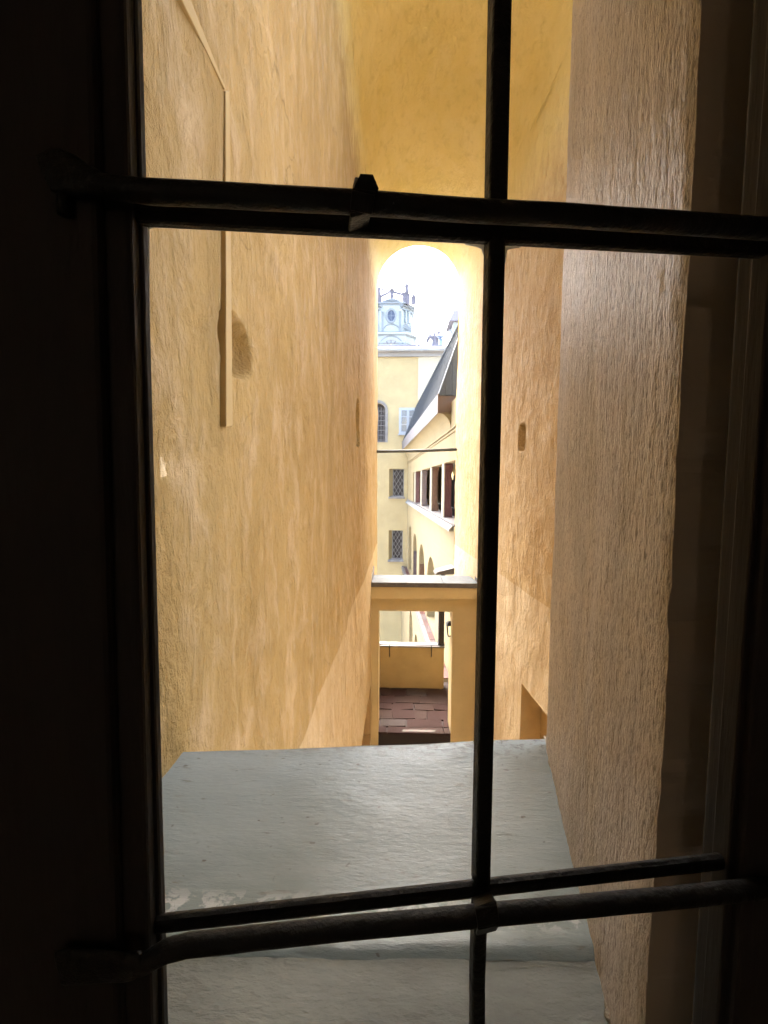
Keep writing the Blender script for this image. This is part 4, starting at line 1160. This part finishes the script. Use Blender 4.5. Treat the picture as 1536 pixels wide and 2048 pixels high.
for k in range(22):
    x = XL + (x1_ - XL) * (k + 0.7) / 22; mb.bar((x, ry1, zz - 0.16), (x, ry1, zz + 0.02), 0.03, 0.05, up=Vector((0, 1, 0)))
for x in (x2_ + 0.15, x2_ + 0.75): mb.bar((x, ry1, zz - 0.16), (x, ry1, zz), 0.03, 0.03, up=Vector((0, 1, 0)))
mb.build('snow_guard', M['tower_statue'], far)
# service box and stone base in the lower corner
mb = MB(); a, c = fu(806, 1239), fu(819, 1180); mb.span((a[0], FARY - 0.30, a[1]), (c[0], FARY - 0.01, c[1])); mb.build('service_box', M['win_frame'], far)
mb = MB(); a, c = fu(809, 1330), fu(821, 1242); mb.span((a[0], FARY - 0.22, GROUND), (c[0], FARY - 0.012, c[1])); mb.build('corner_pilaster', M['far_pale'], far)
mb = MB(); a, c = fu(808, 1345), fu(822, 1270); mb.span((a[0], FARY - 0.30, GROUND), (c[0], FARY - 0.226, c[1])); mb.build('pilaster_base', RED[2], far)

# flue with a conical cap, and the statue behind the ridge
CY = ry1 + 0.6; s = CY / FOC
c0 = at_y(881, 697, CY)
fl = empty('roof_flue', 'blue grey metal flue with a pointed rain cap on the far roof', 'flue')
mb = MB(); mb.lathe(c0, [(4.6 * s, -8 * s), (4.6 * s, 17.5 * s)], 16); mb.build('pipe', M['chimney_blue'], fl)
mb = MB(); mb.lathe(c0, [(2.0 * s, 19 * s), (7.8 * s, 22.5 * s), (7.6 * s, 23 * s), (2.0 * s, 26 * s), (0.2 * s, 26.4 * s)], 16); mb.build('rain_cap', M['tower_glass'], fl)
for k in range(3):
    mb = MB(); a = 2 * math.pi * k / 3; mb.tube([c0 + Vector((4 * s * math.cos(a), 4 * s * math.sin(a), 17 * s)), c0 + Vector((4 * s * math.cos(a), 4 * s * math.sin(a), 22 * s))], 0.4 * s, 6); mb.build('strut', M['tower_statue'], fl)

def skin_figure(name, joints, edges, mat, parent=None):
    me = bpy.data.meshes.new(name)
    me.from_pydata([j[0] for j in joints], edges, [])
    o = bpy.data.objects.new(name, me); COL.objects.link(o)
    me.materials.append(mat)
    o.modifiers.new('skin', 'SKIN'); sub = o.modifiers.new('sub', 'SUBSURF'); sub.levels = 1; sub.render_levels = 1
    if not me.skin_vertices: me.attributes
    sv = me.skin_vertices[0].data if len(me.skin_vertices) else None
    if sv is None:
        bpy.context.view_layer.objects.active = o
        bpy.ops.object.skin_root_mark() if False else None
    else:
        for k, j in enumerate(joints): sv[k].radius = (j[1], j[1])
        sv[0].use_root = True
    if parent is not None: o.parent = parent
    return o
def figure(name, c, h, arm, mat, parent=None, wings=False):
    """robed standing figure: pelvis root, torso, head, raised and lowered arm, robe"""
    mb = MB(); c = Vector(c)
    mb.lathe(c, [(0.22 * h, 0), (0.20 * h, 0.12 * h), (0.16 * h, 0.35 * h), (0.135 * h, 0.52 * h), (0.17 * h, 0.68 * h), (0.175 * h, 0.78 * h), (0.09 * h, 0.83 * h), (0.075 * h, 0.86 * h),
                 (0.095 * h, 0.89 * h), (0.10 * h, 0.94 * h), (0.05 * h, 1.0 * h)], 12, 1.0, 0.8)
    mb.tube([c + Vector((0.09 * h, 0, 0.77 * h)), c + Vector((arm[0] * 0.5 * h, 0, (0.72 + arm[1] * 0.4) * h)), c + Vector((arm[0] * h, 0, (0.76 + arm[1]) * h))], [0.08 * h, 0.075 * h, 0.055 * h], 8)
    mb.tube([c + Vector((-0.09 * h, 0, 0.77 * h)), c + Vector((-0.17 * h, 0, 0.6 * h)), c + Vector((-0.08 * h, -0.1 * h, 0.5 * h))], [0.08 * h, 0.07 * h, 0.06 * h], 8)
    if wings:
        for sg in (-1, 1):
            mb.tube([c + Vector((sg * 0.05 * h, 0.08 * h, 0.72 * h)), c + Vector((sg * 0.25 * h, 0.14 * h, 0.86 * h)), c + Vector((sg * 0.42 * h, 0.16 * h, 0.55 * h)), c + Vector((sg * 0.40 * h, 0.16 * h, 0.25 * h))],
                    [(0.05 * h, 0.09 * h), (0.05 * h, 0.13 * h), (0.04 * h, 0.12 * h), (0.02 * h, 0.05 * h)], 8)
    return mb.build(name, mat, parent)
SY = 60.0; s = SY / FOC
stt = empty('roof_statue', 'grey winged stone figure group on the skyline beside the flue', 'statue')
c0 = at_y(868, 697, SY); figure('winged_figure', c0, 30 * s, (-0.32, -0.05), M['tower_statue'], stt, True)
c1 = at_y(877, 697, SY + 1.0); figure('raised_figure', c1, 34 * s, (0.26, 0.1), M['tower_statue'], stt)
mb = MB(); mb.span((c0.x - 8 * s, SY - 0.6, -12), (c1.x + 8 * s, SY + 1.8, c0.z + 0.05)); mb.build('pedestal', M['tower'], stt)

# turret with a projecting roof beside the passage wall
TY = 48.0
tur = empty('roof_turret', 'narrow grey roof turret with a flared hood at the right of the sky', 'turret')
a, c = at_y(906, 720, TY), at_y(925, 625, TY)
mb = MB(); mb.span((a.x, TY, -10), (c.x, TY + 2.5, at_y(906, 634, TY).z)); mb.build('wall', M['tower'], tur)
e = [at_y(898, 641, TY - 0.4), at_y(930, 641, TY - 0.4)]
t = [at_y(908, 620, TY + 0.5), at_y(925, 620, TY + 0.5)]
mb = MB()
mb.hexa([e[0], e[1], e[1] + Vector((0, 3.3, 0)), e[0] + Vector((0, 3.3, 0))], [t[0], t[1], t[1] + Vector((0, 1.5, 0)), t[0] + Vector((0, 1.5, 0))]); mb.build('hood', M['tower_statue'], tur)
mb = MB(); p = at_y(898, 660, TY - 0.2); mb.bar(p, at_y(906, 668, TY - 0.1), 0.3, 0.12); mb.build('bracket', M['tower_trim'], tur)

# =================================================================== baroque church tower on the skyline
TW = 95.0; ts = TW / FOC
tower = empty('church_tower', 'pale baroque church tower with clock, oval window and statues on the balustrade', 'tower')
tc = at_y(782, 693, TW)
def T(px, py, dy=0.0): return Vector((tc.x + (px - 782) * ts, TW + dy, tc.z + (693 - py) * ts))
def tpoly(hw, ch, y0=0.0):            # square plan with chamfered corners, front at y0
    return [(-hw + ch, y0), (hw - ch, y0), (hw, y0 + ch), (hw, y0 + 2 * hw - ch), (hw - ch, y0 + 2 * hw), (-hw + ch, y0 + 2 * hw), (-hw, y0 + 2 * hw - ch), (-hw, y0 + ch)]
def tprism(name, hw, ch, py0, py1, mat, y0=0.0, parent=None):
    mb = MB(); p = tpoly(hw * ts, ch * ts, y0 * ts)
    z0, z1 = T(782, py0).z, T(782, py1).z
    mb.hexa([(tc.x + x, TW + y, z0) for x, y in p], [(tc.x + x, TW + y, z1) for x, y in p])
    return mb.build(name, mat, parent or tower)
def tplate(name, outer, holes, th, y, mat, parent=None):
    mb = MB(); mb.plate(outer, holes, th * ts, lambda u, v, w: Vector((tc.x + (u - 782) * ts, TW + y * ts - w, tc.z + (693 - v) * ts)))
    return mb.build(name, mat, parent or tower)
tprism('lower_stage', 47, 20, 900, 668, M['tower'])
for k, (hw, pa, pb) in enumerate(((49, 692, 689), (48.5, 686, 684), (49, 672, 670), (51, 670, 667), (48, 667, 664.5))):
    tprism('cornice', hw, 20, pa, pb, M['tower_trim'] if k % 2 == 0 else M['tower'], -(hw - 47))
tprism('upper_stage', 42, 22, 664.5, 612, M['tower'], 3)
for k, (hw, pa, pb) in enumerate(((44, 622, 620), (45, 615, 612), (47, 612, 609.5))):
    tprism('cornice', hw, 22, pa, pb, M['tower_trim'], 3 - (hw - 42))
tprism('attic', 38, 22, 609.5, 604, M['tower_trim'], 6)
def arc(cx, cy, rx, ry, a0, a1, n=20): return [(cx + rx * math.cos(math.radians(a0 + (a1 - a0) * k / n)), cy - ry * math.sin(math.radians(a0 + (a1 - a0) * k / n))) for k in range(n + 1)]
# clock stage: arched hood, dial, numerals, hands
tplate('clock_hood', arc(782, 699, 31, 31, 0, 180) + arc(782, 699, 27, 27, 180, 0), [], 6, -1, M['tower'])
tplate('clock_hood', arc(782, 699, 26.5, 26.5, 0, 180) + arc(782, 699, 24.5, 24.5, 180, 0), [], 3, -1, M['tower_trim'])
dial = tplate('clock_dial', arc(782, 699, 19, 19, 0, 360, 36)[:-1], [], 1, -0.8, M['far_white'])
M['numeral'] = simple('clock_numerals', (0.16, 0.17, 0.22), 0.7, 0.1)
for k in range(12):
    a = math.radians(30 * k); cx, cy = 782 + 14.5 * math.sin(a), 699 - 14.5 * math.cos(a)
    ux, uy_ = math.sin(a), -math.cos(a); vx, vy = -uy_, ux
    q = [(cx + ux * i * 3 + vx * j * 0.9, cy + uy_ * i * 3 + vy * j * 0.9) for i, j in ((-1, -1), (1, -1), (1, 1), (-1, 1))]
    tplate('numeral', q, [], 0.5, -1.9, M['numeral'], dial)
tplate('dial_centre', arc(782, 699, 9.5, 9.5, 0, 360, 24)[:-1], [], 0.5, -1.9, M['tower_trim'], dial)
tplate('clock_hand', [(781, 699), (783, 699), (782.6, 689), (781.4, 689)], [], 0.5, -2.6, M['gold'], dial)
tplate('clock_hand', [(782, 698), (782, 700), (792, 704), (792.6, 703)], [], 0.5, -2.6, M['gold'], dial)
# upper bay: arched head, oval window with surround, apron arch, pilasters
tplate('bay', [(763.5, 664), (801, 664), (801, 618)] + arc(782.3, 618, 19, 13, 0, 180)[1:] + [], [arc(782, 635, 7, 10.4, 0, 360, 28)[:-1]], 4, 0.5, M['tower'])
tplate('bay_hood', arc(782.3, 618, 22, 15.5, 0, 180) + arc(782.3, 618, 19, 12.5, 180, 0), [], 7, -1, M['tower_trim'])
tplate('bay_hood', arc(782.3, 618, 18, 11.5, 0, 180) + arc(782.3, 618, 16.6, 10.4, 180, 0), [], 1.5, -1.2, M['tower_trim'])
ow = tplate('oval_window', arc(782, 635, 8, 11.4, 0, 360, 28)[:-1], [], 0.5, 0.2, M['oval_glass'])
tplate('window_surround', arc(782, 635, 10.4, 14, 0, 360, 28)[:-1], [arc(782, 635, 7.2, 10.6, 0, 360, 28)[:-1]], 1.6, -1.4, M['tower_trim'], ow)
tplate('window_bar', [(781.7, 624.5), (782.3, 624.5), (782.3, 645.5), (781.7, 645.5)], [], 0.4, -0.4, M['tower_trim'], ow)
tplate('window_bar', [(774.5, 635.3), (774.5, 634.7), (789.5, 634.7), (789.5, 635.3)], [], 0.4, -0.4, M['tower_trim'], ow)
tplate('apron_arch', arc(782.5, 663, 16.5, 13, 0, 180) + arc(782.5, 663, 15.3, 11.8, 180, 0), [], 1.5, -1.3, M['tower_trim'])
for cx in (765.2, 799.4):
    tplate('pilaster', [(cx - 1.9, 664), (cx + 1.9, 664), (cx + 1.9, 622), (cx - 1.9, 622)], [], 2, -1.5, M['tower_trim'])
    tplate('capital', [(cx - 2.6, 628), (cx + 2.6, 628), (cx + 2.6, 624), (cx - 2.6, 624)], [], 1, -3.6, M['tower'])
for sg in (-1, 1):
    # corner pier columns, scroll and balusters on the chamfered corner
    for cx in (811, 817):
        mb = MB(); mb.lathe(T(782 + sg * (cx - 782), 645, (cx - 801) * 0.8 * ts), [(2.0 * ts, 0), (1.7 * ts, 2 * ts), (1.6 * ts, 20 * ts), (2.3 * ts, 22 * ts)], 10); mb.build('column', M['tower'], tower)
    mb = MB(); pts = []
    for k in range(22):
        a = k * 0.42; r = (5.2 - 0.2 * k) * ts
        pts.append(T(782 + sg * (809 - 782), 655, 2 * ts) + Vector((r * math.cos(a) * sg, 0, r * math.sin(a))))
    mb.tube(pts, 0.7 * ts, 6); mb.build('scroll', M['tower_trim'], tower)
    mb = MB()
    for k in range(6):
        mb.lathe(T(782 + sg * (811 + k * 2.4 - 782), 660, (8 + k * 1.6) * ts), [(0.7 * ts, 0), (1.1 * ts, 2.5 * ts), (0.5 * ts, 5 * ts), (0.9 * ts, 8 * ts)], 8)
    mb.build('baluster', M['tower_trim'], tower)['kind'] = 'stuff'
    mb = MB(); mb.bar(T(782 + sg * 27, 648.5, 6 * ts), T(782 + sg * 43, 650, 18 * ts), 1.4 * ts, 1.6 * ts); mb.build('corner_rail', M['tower_trim'], tower)
# roof balustrade rising to the centre
mb = MB()
for a, c in (((759, 598), (782, 587.5)), ((782, 587.5), (806, 594.5))):
    mb.bar(T(*a, 4 * ts), T(*c, 2 * ts), 3.0 * ts, 3.4 * ts)
mb.build('balustrade_rail', M['tower_statue'], tower)
for k in range(9):
    t_ = (k + 0.5) / 9; cx = 764 + 40 * t_
    if abs(cx - 783) < 3.5: continue
    top = 598 - (cx - 759) * 10.5 / 23 if cx < 782 else 587.5 + (cx - 782) * 7 / 24
    mb = MB(); z0 = 604 - 0.5
    L = (606.5 - 1.5 * math.cos((cx - 782) / 12) * 2 - top) * ts
    mb.lathe(T(cx, 606.5, 4 * ts), [(1.3 * ts, 0), (1.75 * ts, L * 0.3), (1.0 * ts, L * 0.65), (1.4 * ts, L)], 8); mb.build('baluster', M['tower_trim'], tower)
for cx, pa, pb, hw in ((783, 606, 585.5, 3.2), (759, 612, 597, 4), (808, 612, 592, 4.2), (815, 612, 595, 3), (825, 612, 600, 4)):
    mb = MB(); p0, p1 = T(cx - hw, pa, 1 * ts), T(cx + hw, pb, 7 * ts)
    mb.span(p0, p1); mb.span(T(cx - hw - 0.8, pb, 0.2 * ts), T(cx + hw + 0.8, pb - 1.3, 7.8 * ts)); mb.build('balustrade_pier', M['tower_statue'], tower)
mb = MB(); mb.lathe(T(783, 585.5, 4 * ts), [(5.2 * ts, 0), (1.9 * ts, 2.6 * ts), (1.5 * ts, 5 * ts), (2.6 * ts, 6.6 * ts), (2.5 * ts, 8.4 * ts), (0.8 * ts, 9.6 * ts)], 10); mb.build('finial', M['tower_statue'], tower)
mb = MB(); mb.lathe(T(825.5, 599, 4 * ts), [(3.4 * ts, 0), (3.8 * ts, 2.5 * ts), (2.0 * ts, 5 * ts), (1.8 * ts, 7.5 * ts), (2.4 * ts, 9 * ts), (0.6 * ts, 10.5 * ts)], 10); mb.build('finial', M['tower_statue'], tower)
f1 = figure('statue', T(812, 591, 4 * ts), 21 * ts, (0.33, 0.03), M['tower_statue'], tower)
f2 = figure('statue', T(758, 596, 4 * ts), 20 * ts, (0.25, 0.1), M['tower_statue'], tower, True)
# cone shaped shrub-like finial at the foot, right
mb = MB(); mb.lathe(T(836, 697, 6 * ts), [(4.2 * ts, 0), (3.6 * ts, 6 * ts), (1.6 * ts, 12 * ts), (0.2 * ts, 14 * ts)], 10); mb.build('corner_finial', M['tower'], tower)
